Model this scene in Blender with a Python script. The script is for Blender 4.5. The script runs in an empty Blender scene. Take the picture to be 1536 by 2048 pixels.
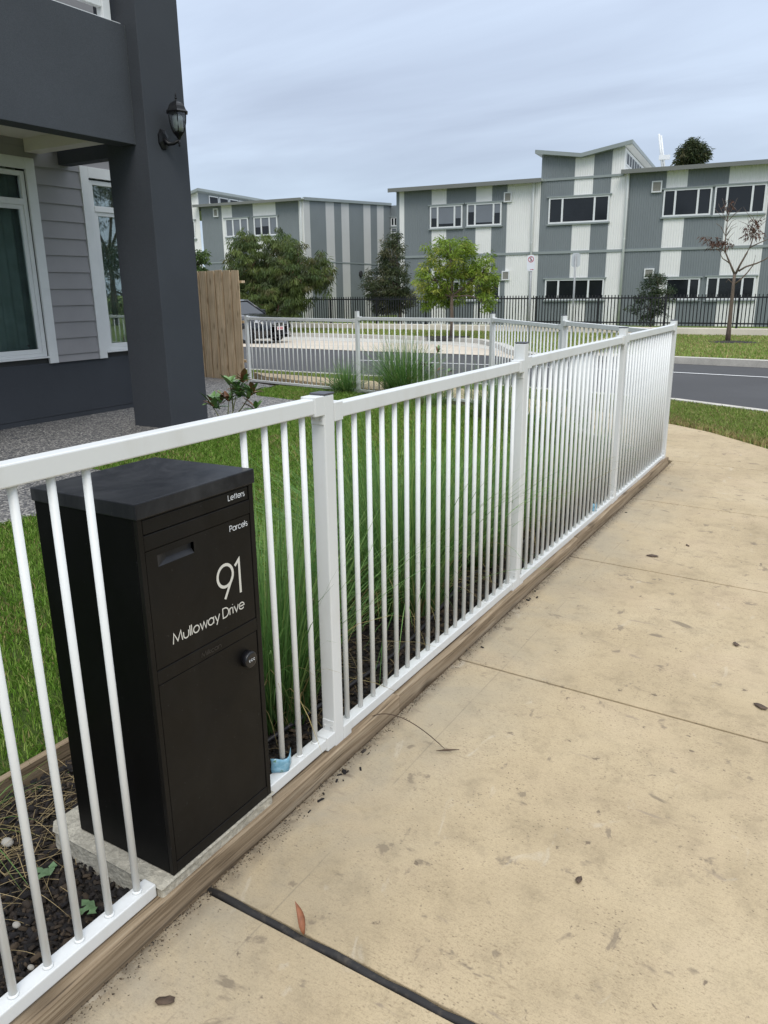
import bpy, math, random
import numpy as np
from mathutils import Matrix, Vector

# ------------------------------------------------------------------ camera
F_PX, CX, CY, CAM_H = 1542.3, 768.0, 1024.0, 1.5
PITCH, ROLL, AZ, BA = .2810, -.01242, .5423, .10827
sc = bpy.context.scene
fw = np.array([-math.sin(AZ)*math.cos(PITCH), math.cos(AZ)*math.cos(PITCH), -math.sin(PITCH)])
rt0 = np.array([math.cos(AZ), math.sin(AZ), 0.0]); up0 = np.cross(rt0, fw)
rt = rt0*math.cos(ROLL)+up0*math.sin(ROLL); up = -rt0*math.sin(ROLL)+up0*math.cos(ROLL)
cd = bpy.data.cameras.new('camera'); cam = bpy.data.objects.new('camera', cd)
sc.collection.objects.link(cam); sc.camera = cam
cd.sensor_fit = 'VERTICAL'; cd.sensor_height = 24.0; cd.lens = 24.0*F_PX/2048
cd.clip_start = .05; cd.clip_end = 2000
m = Matrix(((rt[0], up[0], -fw[0], 0), (rt[1], up[1], -fw[1], 0), (rt[2], up[2], -fw[2], CAM_H), (0, 0, 0, 1)))
cam.matrix_world = m
sc.render.resolution_x = 768; sc.render.resolution_y = 1024

# ------------------------------------------------------------------ sky
SUN_EL, SUN_AZ = math.radians(52), math.radians(142)   # azimuth of the sun, clockwise from +Y
w = bpy.data.worlds.new('World'); sc.world = w; w.use_nodes = True
nt = w.node_tree; nt.nodes.clear()
def N(t, tree=None, **k):
    n = (tree or nt).nodes.new(t)
    for a, b in k.items(): setattr(n, a, b)
    return n
def mathn(tree, op, a, b=None, c=None, clamp=False):
    n = tree.nodes.new('ShaderNodeMath'); n.operation = op; n.use_clamp = clamp
    for i, v in enumerate((a, b, c)):
        if v is None: continue
        if isinstance(v, (int, float)): n.inputs[i].default_value = v
        else: tree.links.new(v, n.inputs[i])
    return n.outputs[0]
def mixc(tree, f, a, b, mode='MIX'):
    n = tree.nodes.new('ShaderNodeMix'); n.data_type = 'RGBA'; n.blend_type = mode
    for s, v in ((n.inputs[0], f), (n.inputs[6], a), (n.inputs[7], b)):
        if isinstance(v, (int, float)): s.default_value = v
        elif isinstance(v, tuple): s.default_value = v if len(v) == 4 else (*v, 1)
        else: tree.links.new(v, s)
    return n.outputs[2]
L = nt.links.new
out = N('ShaderNodeOutputWorld'); bg = N('ShaderNodeBackground')
sky = N('ShaderNodeTexSky'); sky.sky_type = 'NISHITA'; sky.sun_disc = False
sky.sun_elevation = SUN_EL; sky.sun_rotation = SUN_AZ; sky.air_density = 1.0; sky.dust_density = 2.0
tc = N('ShaderNodeTexCoord'); sx = N('ShaderNodeSeparateXYZ'); L(tc.outputs['Generated'], sx.inputs[0])
zc = mathn(nt, 'MAXIMUM', sx.outputs[2], 0.0)
den = mathn(nt, 'ADD', zc, .12)
px_ = mathn(nt, 'DIVIDE', sx.outputs[0], den); py_ = mathn(nt, 'DIVIDE', sx.outputs[1], den)
cb = N('ShaderNodeCombineXYZ'); L(px_, cb.inputs[0]); L(py_, cb.inputs[1])
mp = N('ShaderNodeMapping'); mp.inputs['Rotation'].default_value = (0, 0, .45); mp.inputs['Scale'].default_value = (.35, .75, 1); L(cb.outputs[0], mp.inputs[0])
n1 = N('ShaderNodeTexNoise'); n1.inputs['Scale'].default_value = 1.5; n1.inputs['Detail'].default_value = 6; n1.inputs['Roughness'].default_value = .52
n1.inputs['Distortion'].default_value = .35
L(mp.outputs[0], n1.inputs['Vector'])
cr = N('ShaderNodeValToRGB'); cr.color_ramp.elements[0].position = .36; cr.color_ramp.elements[1].position = .66
cr.color_ramp.elements[0].color = (.43, .50, .63, 1); cr.color_ramp.elements[1].color = (.59, .69, .84, 1)
L(n1.outputs['Fac'], cr.inputs[0])
# overcast sky is brighter towards the zenith (CIE overcast)
ov = mathn(nt, 'ADD', mathn(nt, 'MULTIPLY_ADD', zc, .30, .80), mathn(nt, 'MULTIPLY', mathn(nt, 'MULTIPLY', zc, zc), 1.45))
cl = N('ShaderNodeVectorMath', operation='SCALE'); L(cr.outputs[0], cl.inputs[0]); L(ov, cl.inputs['Scale'])
hz = mathn(nt, 'SUBTRACT', 1.0, mathn(nt, 'MULTIPLY', zc, 6.0, clamp=True))
hz = mathn(nt, 'MULTIPLY', hz, .7)
c2 = mixc(nt, hz, cl.outputs[0], (.49, .62, .74, 1))
ns = N('ShaderNodeVectorMath', operation='SCALE'); L(sky.outputs[0], ns.inputs[0]); ns.inputs['Scale'].default_value = .10
zw = mathn(nt, 'MULTIPLY', mathn(nt, 'SUBTRACT', zc, .28), 2.0, clamp=True)
gw = N('ShaderNodeVectorMath', operation='SCALE'); gw.inputs[0].default_value = (.66, .69, .73); L(ov, gw.inputs['Scale'])
c2 = mixc(nt, mathn(nt, 'MULTIPLY', zw, .8), c2, gw.outputs[0])
c3 = mixc(nt, .10, c2, ns.outputs[0])
L(c3, bg.inputs[0]); bg.inputs[1].default_value = 1.0; L(bg.outputs[0], out.inputs[0])
sl = bpy.data.lights.new('sun', 'SUN'); so = bpy.data.objects.new('sun', sl); sc.collection.objects.link(so)
sl.energy = 1.15; sl.angle = math.radians(26); sl.color = (1, .95, .87)
sd = Vector((math.sin(SUN_AZ)*math.cos(SUN_EL), math.cos(SUN_AZ)*math.cos(SUN_EL), math.sin(SUN_EL)))
so.rotation_euler = (-sd).to_track_quat('-Z', 'Y').to_euler(); so.location = sd*60
sc.view_settings.view_transform = 'Standard'; sc.view_settings.look = 'None'; sc.view_settings.exposure = 0.41; sc.view_settings.gamma = 1.0

# ------------------------------------------------------------------ pixel -> place helpers (photo pixels 1536 x 2048)
C0 = np.array([0, 0, CAM_H]); U = np.array([math.cos(BA), math.sin(BA), 0]); VV = np.array([-math.sin(BA), math.cos(BA), 0])
def ray(x, y): return fw+rt*(x-CX)/F_PX-up*(y-CY)/F_PX
def onplane(x, y, n, d):
    r = ray(x, y); n = np.array(n, float); return C0+r*(d-n@C0)/(n@r)
def onz(x, y, z=0.): return onplane(x, y, (0, 0, 1), z)
def onx(x, y, X): return onplane(x, y, (1, 0, 0), X)
def ony(x, y, Y): return onplane(x, y, (0, 1, 0), Y)
def st(p): return np.array([p@U, p@VV, p[2]])
def W(s, t, z): return U*s+VV*t+np.array([0, 0, z])
def ont(x, y, t): return st(onplane(x, y, VV, t))
def ons(x, y, s): return st(onplane(x, y, U, s))
def g(t): return -.0143*(min(max(t, 9.5), 27.)-9.5)
def ong(x, y, dz=0.):
    z = 0.
    for i in range(60):
        p = onz(x, y, z); z = .5*z+.5*(g(p@VV)+dz)
    return st(p)

# ------------------------------------------------------------------ building blocks
random.seed(7); RNG = np.random.default_rng(11)
COL = sc.collection
class MB:
    def __init__(self): self.v = []; self.f = []
    def add(self, vs, fs):
        o = len(self.v); self.v += [tuple(map(float, p)) for p in vs]; self.f += [tuple(i+o for i in f) for f in fs]; return self
    def box(self, x0, x1, y0, y1, z0, z1):
        return self.add([(x0, y0, z0), (x1, y0, z0), (x1, y1, z0), (x0, y1, z0), (x0, y0, z1), (x1, y0, z1), (x1, y1, z1), (x0, y1, z1)],
                        [(3, 2, 1, 0), (4, 5, 6, 7), (0, 1, 5, 4), (1, 2, 6, 5), (2, 3, 7, 6), (3, 0, 4, 7)])
    def hexa(self, b, t):   # bottom 4 points ccw, top 4 points
        return self.add(list(b)+list(t), [(3, 2, 1, 0), (4, 5, 6, 7), (0, 1, 5, 4), (1, 2, 6, 5), (2, 3, 7, 6), (3, 0, 4, 7)])
    def bar(self, a, b, wd, ht, upv=(0, 0, 1)):   # rectangular bar from a to b
        a = np.array(a, float); b = np.array(b, float); d = b-a; d /= np.linalg.norm(d)
        s = np.cross(d, upv); s /= np.linalg.norm(s); u = np.cross(s, d)
        s = s*wd/2; u = u*ht/2
        return self.hexa([a-s-u, a+s-u, b+s-u, b-s-u], [a-s+u, a+s+u, b+s+u, b-s+u])
    def tube(self, pts, rad, n=8, cap=True):
        pts = [np.array(p, float) for p in pts]; k = len(pts)
        if not hasattr(rad, '__len__'): rad = [rad]*k
        vs = []; ref = np.array([0., 0, 1])
        for i, p in enumerate(pts):
            d = pts[min(i+1, k-1)]-pts[max(i-1, 0)]; d = d/(np.linalg.norm(d)+1e-9)
            if abs(d@ref) > .95: ref = np.array([1., 0, 0])
            s = np.cross(d, ref); s /= np.linalg.norm(s); u = np.cross(s, d)
            for j in range(n):
                a = 2*math.pi*j/n; vs.append(p+rad[i]*(s*math.cos(a)+u*math.sin(a)))
        fs = []
        for i in range(k-1):
            for j in range(n):
                j2 = (j+1) % n; fs.append((i*n+j2, i*n+j, (i+1)*n+j, (i+1)*n+j2))
        if cap: fs += [tuple(range(n)), tuple(reversed(range((k-1)*n, k*n)))]
        return self.add(vs, fs)
    def lathe(self, prof, c=(0, 0, 0), n=16, axis='z', phase=0.0):
        vs = []; fs = []
        for r, h in prof:
            for j in range(n):
                a = 2*math.pi*j/n+phase
                q = (r*math.cos(a), r*math.sin(a), h) if axis == 'z' else ((h, r*math.cos(a), r*math.sin(a)) if axis == 'x' else (r*math.sin(a), h, r*math.cos(a)))
                vs.append((c[0]+q[0], c[1]+q[1], c[2]+q[2]))
        for i in range(len(prof)-1):
            for j in range(n):
                j2 = (j+1) % n; fs.append((i*n+j, i*n+j2, (i+1)*n+j2, (i+1)*n+j))
        fs += [tuple(reversed(range(n))), tuple(range((len(prof)-1)*n, len(prof)*n))]
        return self.add(vs, fs)
    def prism(self, poly, z0, z1):  # poly ccw list of xy
        n = len(poly); vs = [(x, y, z0) for x, y in poly]+[(x, y, z1) for x, y in poly]
        return self.add(vs, [tuple(reversed(range(n))), tuple(range(n, 2*n))]+[(i, (i+1) % n, n+(i+1) % n, n+i) for i in range(n)])
ORG = {}
def link(o, parent=None):
    COL.objects.link(o)
    if parent is not None: o.parent = parent
    return o
def mesh(name, mb, mat, org=(0, 0, 0), smooth=False):
    me = bpy.data.meshes.new(name); o = np.array(org, float)
    me.from_pydata([tuple(np.array(p)-o) for p in mb.v], [], mb.f); me.materials.append(mat)
    if smooth: me.shade_smooth()
    return me
def thing(name, label, cat, loc, group=None):
    o = bpy.data.objects.new(name, None); o.empty_display_size = .1; o.location = loc; link(o)
    o['label'] = label; o['category'] = cat
    if group: o['group'] = group
    ORG[o.name] = tuple(loc); return o
def part(name, mb, mat, parent, smooth=False, bevel=0, label=None):
    org = ORG[parent.name]
    o = bpy.data.objects.new(name, mesh(name, mb, mat, org, smooth)); link(o, parent); ORG[o.name] = org
    if bevel:
        b = o.modifiers.new('bevel', 'BEVEL'); b.width = bevel; b.segments = 2; b.limit_method = 'ANGLE'
    if label: o['label'] = label
    return o
def single(name, mb, mat, label=None, cat=None, loc=(0, 0, 0), group=None, kind=None, smooth=False, bevel=0):
    o = bpy.data.objects.new(name, mesh(name, mb, mat, loc, smooth)); o.location = loc; link(o)
    if label: o['label'] = label
    if cat: o['category'] = cat
    if group: o['group'] = group
    if kind: o['kind'] = kind
    if bevel:
        b = o.modifiers.new('bevel', 'BEVEL'); b.width = bevel; b.segments = 2; b.limit_method = 'ANGLE'
    ORG[o.name] = tuple(loc); return o
def inst(name, me, parent, loc, rot=(0, 0, 0), scale=(1, 1, 1)):
    """copy that shares mesh data; loc in world coordinates"""
    o = bpy.data.objects.new(name, me); link(o, parent)
    p = ORG[parent.name]; o.location = (loc[0]-p[0], loc[1]-p[1], loc[2]-p[2]); o.rotation_euler = rot; o.scale = scale
    return o
def npmesh(name, V, Fq, mat, col=None, smooth=False):
    """numpy mesh: V (n,3), Fq (m,k)"""
    me = bpy.data.meshes.new(name); k = Fq.shape[1]
    me.vertices.add(len(V)); me.vertices.foreach_set('co', V.astype(np.float32).ravel())
    me.loops.add(Fq.size); me.loops.foreach_set('vertex_index', Fq.astype(np.int32).ravel())
    me.polygons.add(len(Fq)); me.polygons.foreach_set('loop_start', np.arange(0, Fq.size, k, dtype=np.int32))
    if smooth: me.polygons.foreach_set('use_smooth', np.ones(len(Fq), bool))
    me.update(calc_edges=True)
    if col is not None:
        a = me.color_attributes.new('Col', 'FLOAT_COLOR', 'POINT')
        c4 = np.ones((len(V), 4), np.float32); c4[:, :3] = col; a.data.foreach_set('color', c4.ravel())
    me.materials.append(mat); return me

# ------------------------------------------------------------------ materials
def newmat(name):
    mt = bpy.data.materials.new(name); mt.use_nodes = True; t = mt.node_tree
    return mt, t, t.nodes['Principled BSDF']
def coords(t, scale=(1, 1, 1), rot=(0, 0, 0), rand=False):
    c = t.nodes.new('ShaderNodeTexCoord'); mpn = t.nodes.new('ShaderNodeMapping')
    mpn.inputs['Scale'].default_value = scale; mpn.inputs['Rotation'].default_value = rot
    t.links.new(c.outputs['Object'], mpn.inputs[0])
    if rand:
        oi = t.nodes.new('ShaderNodeObjectInfo'); cx_ = t.nodes.new('ShaderNodeCombineXYZ')
        k = mathn(t, 'MULTIPLY', oi.outputs['Random'], 37.0)
        for i in range(3): t.links.new(k, cx_.inputs[i])
        t.links.new(cx_.outputs[0], mpn.inputs['Location'])
    return mpn.outputs[0]
def noise(t, vec, scale, detail=4, rough=.55, dist=0.):
    n = t.nodes.new('ShaderNodeTexNoise'); n.inputs['Scale'].default_value = scale; n.inputs['Detail'].default_value = detail
    n.inputs['Roughness'].default_value = rough; n.inputs['Distortion'].default_value = dist
    t.links.new(vec, n.inputs['Vector']); return n.outputs['Fac']
def ramp(t, fac, stops):
    r = t.nodes.new('ShaderNodeValToRGB'); e = r.color_ramp.elements
    while len(e) < len(stops): e.new(.5)
    for i, (p, c) in enumerate(stops):
        e[i].position = p; e[i].color = (c, c, c, 1) if isinstance(c, (int, float)) else (*c, 1)
    t.links.new(fac, r.inputs[0]); return r.outputs[0]
def bump(t, bsdf, h, strength, dist=.01):
    b = t.nodes.new('ShaderNodeBump'); b.inputs['Strength'].default_value = strength; b.inputs['Distance'].default_value = dist
    t.links.new(h, b.inputs['Height']); t.links.new(b.outputs[0], bsdf.inputs['Normal'])
def simple(name, col, rough=.5, var=.1, scale=6, bs=0, bscale=80, bd=.004, metal=0, spec=.5, stretch=(1, 1, 1), rand=False, fine=0.):
    mt, t, b = newmat(name); v = coords(t, stretch, rand=rand)
    c = np.array(col)
    f = noise(t, v, scale, 5)
    base = ramp(t, f, [(.3, tuple(c*(1-var))), (.7, tuple(np.minimum(c*(1+var), 1)))])
    if fine:
        f2 = noise(t, v, bscale, 3, .7); base = mixc(t, 1.0, base, ramp(t, f2, [(.3, 1-fine), (.7, 1+fine)]), 'MULTIPLY')
    t.links.new(base, b.inputs['Base Color']); b.inputs['Roughness'].default_value = rough; b.inputs['Metallic'].default_value = metal
    b.inputs['Specular IOR Level'].default_value = spec
    if bs: bump(t, b, noise(t, v, bscale, 4, .6), bs, bd)
    return mt
M = {}
# powder-coated white fence with faint grime
def grime(name, col, grimecol, rough, amt, scale):
    mt, t, b = newmat(name); v = coords(t, (1, 1, .35))
    f = ramp(t, noise(t, v, scale, 6, .65), [(.5, 0.), (.85, amt)])
    t.links.new(mixc(t, f, tuple(col), tuple(grimecol)), b.inputs['Base Color']); b.inputs['Roughness'].default_value = rough
    bump(t, b, noise(t, v, 90, 2), .03, .002); return mt
M['white'] = grime('white_powder_coat', (.66, .67, .66), (.50, .48, .42), .38, .5, 9)
M['whiteb'] = grime('white_tube', (.76, .77, .755), (.5, .48, .43), .42, .35, 14)
M['cap'] = simple('grey_plastic_cap', (.06, .062, .075), .5)
M['galv'] = simple('cast_bracket', (.52, .52, .50), .5, .15, 30)
def black_paint(name, col, rough, dust, spec=.2):
    mt, t, b = newmat(name); v = coords(t)
    sp = ramp(t, noise(t, v, 140, 2, .5), [(.71, 0.), (.76, .35)])
    sm = ramp(t, noise(t, coords(t, (1.3, 1, .6)), 5, 6, .7, 1.2), [(.42, 0.), (.75, dust)])
    f = mathn(t, 'ADD', mathn(t, 'MULTIPLY', sp, .35), sm, clamp=True)
    t.links.new(mixc(t, f, tuple(col), (.16, .16, .165)), b.inputs['Base Color'])
    t.links.new(ramp(t, noise(t, v, 7, 4), [(.3, rough*.85), (.7, rough*1.2)]), b.inputs['Roughness'])
    b.inputs['Specular IOR Level'].default_value = spec
    bump(t, b, noise(t, v, 420, 2), .05, .001); return mt
M['mbox'] = black_paint('black_mailbox_paint', (.0048, .0042, .0038), .45, .03)
M['mshaded'] = black_paint('black_mailbox_shaded_side', (.0028, .0029, .0032), .42, .012, .09)  # same black paint; the side's shade is put into a darker, duller copy
M['mlid'] = black_paint('black_dusty_lid', (.012, .013, .016), .36, .20)
M['knob'] = simple('black_knob', (.008, .008, .01), .35)
M['letter'] = simple('pale_lettering', (.62, .60, .54), .5, .03)
M['ink'] = simple('dial_marks', (.7, .72, .74), .5, .02)
M['blk'] = simple('gloss_black', (.005, .005, .006), .38, .1, spec=.3)
def render_wall(name, col):
    mt, t, b = newmat(name); v = coords(t)
    c = np.array(col)
    base = ramp(t, noise(t, v, 1.3, 6, .6), [(.3, tuple(c*.92)), (.7, tuple(c*1.08))])
    fin = ramp(t, noise(t, v, 160, 3, .6), [(.35, .86), (.65, 1.14)])
    t.links.new(mixc(t, 1., base, fin, 'MULTIPLY'), b.inputs['Base Color']); b.inputs['Roughness'].default_value = .85
    b.inputs['Specular IOR Level'].default_value = .25
    bump(t, b, noise(t, v, 130, 4, .7), .35, .004); return mt
M['rend'] = render_wall('charcoal_render', (.052, .057, .066))
M['rend2'] = render_wall('charcoal_beam_render', (.064, .070, .080))
M['board'] = simple('warm_grey_weatherboard', (.275, .265, .272), .55, .05, 3, .08, 40, .002)
M['trim'] = simple('white_trim', (.70, .71, .71), .4, .04, 5)
M['soffit'] = simple('cream_soffit', (.66, .62, .54), .7, .05, 3)
M['seal'] = simple('window_seal', (.02, .02, .022), .6)
def glass(name, tint, refl=1.0, rough=.01):
    mt, t, b = newmat(name); t.nodes.remove(b)
    o = t.nodes['Material Output']; tr = t.nodes.new('ShaderNodeBsdfTransparent'); tr.inputs[0].default_value = (*tint, 1)
    gl = t.nodes.new('ShaderNodeBsdfGlossy'); gl.inputs['Roughness'].default_value = rough; gl.inputs[0].default_value = (refl, refl, refl, 1)
    fr = t.nodes.new('ShaderNodeFresnel'); fr.inputs[0].default_value = 1.5
    f = mathn(t, 'MULTIPLY_ADD', fr.outputs[0], 1.7, .03, clamp=True)
    mx = t.nodes.new('ShaderNodeMixShader'); t.links.new(f, mx.inputs[0]); t.links.new(tr.outputs[0], mx.inputs[1]); t.links.new(gl.outputs[0], mx.inputs[2])
    t.links.new(mx.outputs[0], o.inputs[0]); return mt
M['glass'] = glass('clear_glass', (.80, .86, .84))
M['lglass'] = glass('lantern_glass', (.92, .94, .95), .8, .05)
M['curtain'] = simple('sheer_curtain', (.42, .47, .46), .9, .12, 6)
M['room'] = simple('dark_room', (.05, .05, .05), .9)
M['sglass'] = simple('school_glass', (.012, .014, .017), .10, .3, .6, spec=.45); M['dpane'] = simple('dark_pane', (.02, .023, .028), .4, .2, .6, spec=.2)
M['blind_reflection'] = simple('grey_blind_reflection', (.17, .185, .21), .35, .06, 2, spec=.5)  # flat grey, also used for reflections painted on the left-block panes
def agg():
    mt, t, b = newmat('exposed_aggregate'); v = coords(t)
    vo = t.nodes.new('ShaderNodeTexVoronoi'); vo.inputs['Scale'].default_value = 62; t.links.new(v, vo.inputs['Vector'])
    sepn = t.nodes.new('ShaderNodeSeparateColor'); t.links.new(vo.outputs['Color'], sepn.inputs[0])
    peb = ramp(t, sepn.outputs[0], [(0, (.055, .056, .062)), (.35, (.12, .118, .12)), (.7, (.27, .255, .235)), (1, (.46, .44, .40))])
    gap = ramp(t, vo.outputs['Distance'], [(.35, 1.), (.75, .45)])
    t.links.new(mixc(t, 1., peb, gap, 'MULTIPLY'), b.inputs['Base Color']); b.inputs['Roughness'].default_value = .75
    inv = mathn(t, 'SUBTRACT', 1., vo.outputs['Distance']); bump(t, b, inv, .6, .006); return mt
M['agg'] = agg()
def concrete():
    mt, t, b = newmat('sandy_concrete'); v = coords(t)
    big = ramp(t, noise(t, v, 1.1, 7, .62), [(.28, (.335, .262, .160)), (.5, (.415, .328, .206)), (.72, (.46, .372, .243))])
    mid = ramp(t, noise(t, v, 9, 7, .75), [(.28, .74), (.48, 1.0), (.75, 1.09)])
    c = mixc(t, 1., big, mid, 'MULTIPLY')
    pink = ramp(t, noise(t, coords(t, (1, 1.4, 1), (0, 0, .4)), 2.1, 4, .6), [(.5, 0.), (.75, .35)])
    c = mixc(t, pink, c, (.43, .325, .22))
    gr = ramp(t, noise(t, v, 230, 3, .8), [(.26, .66), (.46, 1.0), (.74, 1.16)])
    c = mixc(t, .85, c, mixc(t, 1., c, gr, 'MULTIPLY'))
    # worn patches where the fine dark sand shows as specks
    sp1 = ramp(t, noise(t, coords(t, (1., 1.7, 1)), 95, 3, .65), [(.56, 0.), (.66, 1.)])
    msk = ramp(t, noise(t, v, 2.7, 6, .65), [(.38, .12), (.62, 1.)])
    c = mixc(t, mathn(t, 'MULTIPLY', mathn(t, 'MULTIPLY', sp1, msk), .62), c, (.20, .145, .085))
    # broom marks across the path
    vb = coords(t, (1.6, 34, 1), (0, 0, .03)); br = ramp(t, noise(t, vb, 6, 5, .75), [(.30, .74), (.43, 1.0), (.62, 1.03)])
    c = mixc(t, .75, c, mixc(t, 1., c, br, 'MULTIPLY'))
    # pits
    vp = coords(t, (9, 15, 9)); vo = t.nodes.new('ShaderNodeTexVoronoi'); vo.inputs['Scale'].default_value = 6; t.links.new(vp, vo.inputs['Vector'])
    pit = ramp(t, vo.outputs['Distance'], [(.10, 1.), (.22, 0.)])
    pm = ramp(t, noise(t, v, 3.4, 4, .6), [(.40, 0.), (.58, 1.)])
    c = mixc(t, mathn(t, 'MULTIPLY', mathn(t, 'MULTIPLY', pit, pm), .8), c, (.13, .095, .06))
    # cement-grey staining close to the fence
    sp = t.nodes.new('ShaderNodeSeparateXYZ'); t.links.new(v, sp.inputs[0])
    ins = mathn(t, 'MULTIPLY', mathn(t, 'GREATER_THAN', sp.outputs[0], -1.285), mathn(t, 'MULTIPLY', mathn(t, 'SUBTRACT', 6.95, sp.outputs[1]), 1.2, clamp=True))
    near = mathn(t, 'MULTIPLY', ins, mathn(t, 'SUBTRACT', 1., mathn(t, 'MULTIPLY', mathn(t, 'ADD', sp.outputs[0], 1.27), 2.0), clamp=True))
    sm = mathn(t, 'MULTIPLY', near, ramp(t, noise(t, v, 2.6, 6, .65, .6), [(.34, .15), (.60, 1.)]))
    c = mixc(t, mathn(t, 'MULTIPLY', sm, .7), c, (.305, .275, .215))
    dirt = mathn(t, 'MULTIPLY', ins, mathn(t, 'SUBTRACT', 1., mathn(t, 'MULTIPLY', mathn(t, 'ADD', sp.outputs[0], 1.262), 16.), clamp=True))
    c = mixc(t, mathn(t, 'MULTIPLY', dirt, ramp(t, noise(t, v, 22, 5, .7), [(.3, .25), (.65, 1.)])), c, (.10, .08, .058))
    # faint edging-tool line parallel with the fence
    tl = mathn(t, 'ABSOLUTE', mathn(t, 'ADD', sp.outputs[0], mathn(t, 'MULTIPLY_ADD', noise(t, v, 2., 2), .02, 1.06)))
    tlm = mathn(t, 'SUBTRACT', 1., mathn(t, 'MULTIPLY', tl, 300.), clamp=True)
    c = mixc(t, mathn(t, 'MULTIPLY', tlm, mathn(t, 'MULTIPLY', ramp(t, noise(t, v, 5, 3), [(.4, 0.), (.6, 1.)]), .5)), c, (.18, .15, .11))
    # old spills and scrapes, several sizes
    for sc_, lo, st_, rot, colr, am in (((1, 2.0, 1), .715, 4.3, .0, (.17, .135, .095), .75), ((1.3, 1, 1), .70, 9.5, .5, (.19, .15, .105), .7), ((1, 1, 1), .735, 21., .9, (.12, .09, .065), .8), ((.7, 2.2, 1), .72, 6.7, 1.2, (.24, .19, .14), .6)):
        ds = ramp(t, noise(t, coords(t, sc_, (0, 0, rot)), st_, 4, .62, .35), [(lo-.065, 0.), (lo-.015, am)]); c = mixc(t, ds, c, colr)
    ws = ramp(t, noise(t, coords(t, (1.7, 1, 1), (0, 0, .6)), 4.9, 4, .6, 1.), [(.65, 0.), (.73, .28)])
    c = mixc(t, ws, c, (.55, .50, .42))
    t.links.new(c, b.inputs['Base Color']); b.inputs['Roughness'].default_value = .84; b.inputs['Specular IOR Level'].default_value = .3
    h = mathn(t, 'ADD', noise(t, v, 200, 3, .75), mathn(t, 'MULTIPLY', noise(t, vb, 6, 5, .7), .8))
    bump(t, b, h, .35, .004); return mt
M['conc'] = concrete()
M['pad'] = simple('rough_mortar', (.40, .37, .30), .9, .15, 20, .8, 70, .01, fine=.25)
M['kerbc'] = simple('grey_kerb_concrete', (.46, .435, .385), .85, .15, 3, .2, 60, .004, fine=.15)
M['plinth'] = simple('cream_plinth_concrete', (.70, .63, .53), .85, .08, 1., .1, 40, .004, fine=.08)
M['cream'] = simple('cream_concrete', (.50, .435, .35), .85, .10, .8, .1, 40, .004, fine=.1)
M['asph'] = simple('asphalt', (.046, .045, .046), .8, .15, .5, .4, 70, .006, fine=.3)
M['line'] = simple('white_road_paint', (.72, .72, .70), .6, .06, 3)
M['filler'] = grime('joint_filler', (.016, .0145, .014), (.16, .13, .095), .75, .7, 26)
M['jdirt'] = simple('joint_dirt', (.012, .011, .011), .9, .3, 20)
def timber(name, c0, c1, c2, axis, knots=True):
    mt, t, b = newmat(name); s = [26., 26., 26.]; s[axis] = 1.1
    v = coords(t, tuple(s), rand=True); f = noise(t, v, 1.6, 6, .65, .6)
    c = ramp(t, f, [(.28, c0), (.5, c1), (.74, c2)])
    v2 = coords(t, (1, 1, 1), rand=True)
    c = mixc(t, 1., c, ramp(t, noise(t, v2, 2.2, 4), [(.3, .82), (.7, 1.12)]), 'MULTIPLY')
    if knots:
        s2 = [9., 9., 9.]; s2[axis] = 3.4; vo = t.nodes.new('ShaderNodeTexVoronoi'); vo.inputs['Scale'].default_value = 1.0; vo.inputs['Randomness'].default_value = 1.
        t.links.new(coords(t, tuple(s2), rand=True), vo.inputs['Vector'])
        k = ramp(t, vo.outputs['Distance'], [(.06, .75), (.17, .35), (.26, 0.)]); c = mixc(t, k, c, tuple(np.array(c0)*.55))
    t.links.new(c, b.inputs['Base Color']); b.inputs['Roughness'].default_value = .8; b.inputs['Specular IOR Level'].default_value = .25
    s3 = [70., 70., 70.]; s3[axis] = 1.6; ck = noise(t, coords(t, tuple(s3), rand=True), 1.3, 3, .5, .3)
    t.links.new(mixc(t, ramp(t, ck, [(.60, 0.), (.68, .7)]), c, tuple(np.array(c0)*.35)), b.inputs['Base Color'])
    bump(t, b, mathn(t, 'SUBTRACT', f, mathn(t, 'MULTIPLY', ck, .8)), .6, .006); return mt
M['sleeper'] = timber('weathered_pine_edging', (.13, .09, .055), (.28, .21, .135), (.43, .35, .25), 1)
M['paling'] = timber('treated_pine_paling', (.42, .29, .165), (.60, .46, .30), (.68, .55, .385), 2)
M['mulch'] = simple('dark_mulch_soil', (.028, .023, .019), .95, .45, 14, 1., 45, .02, fine=.4)
def attr_mat(name, rough=.55, trans=.3, spec=.3):
    mt, t, b = newmat(name); a = t.nodes.new('ShaderNodeAttribute'); a.attribute_name = 'Col'
    t.links.new(a.outputs['Color'], b.inputs['Base Color']); b.inputs['Roughness'].default_value = rough; b.inputs['Specular IOR Level'].default_value = spec
    if trans:
        tl = t.nodes.new('ShaderNodeBsdfTranslucent'); t.links.new(a.outputs['Color'], tl.inputs[0])
        mx = t.nodes.new('ShaderNodeMixShader'); mx.inputs[0].default_value = trans
        t.links.new(b.outputs[0], mx.inputs[1]); t.links.new(tl.outputs[0], mx.inputs[2]); t.links.new(mx.outputs[0], t.nodes['Material Output'].inputs[0])
    return mt
M['leaf'] = attr_mat('foliage'); M['blade'] = attr_mat('grass_blades', .5, .35); M['chip'] = attr_mat('chips', .9, 0)
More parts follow.
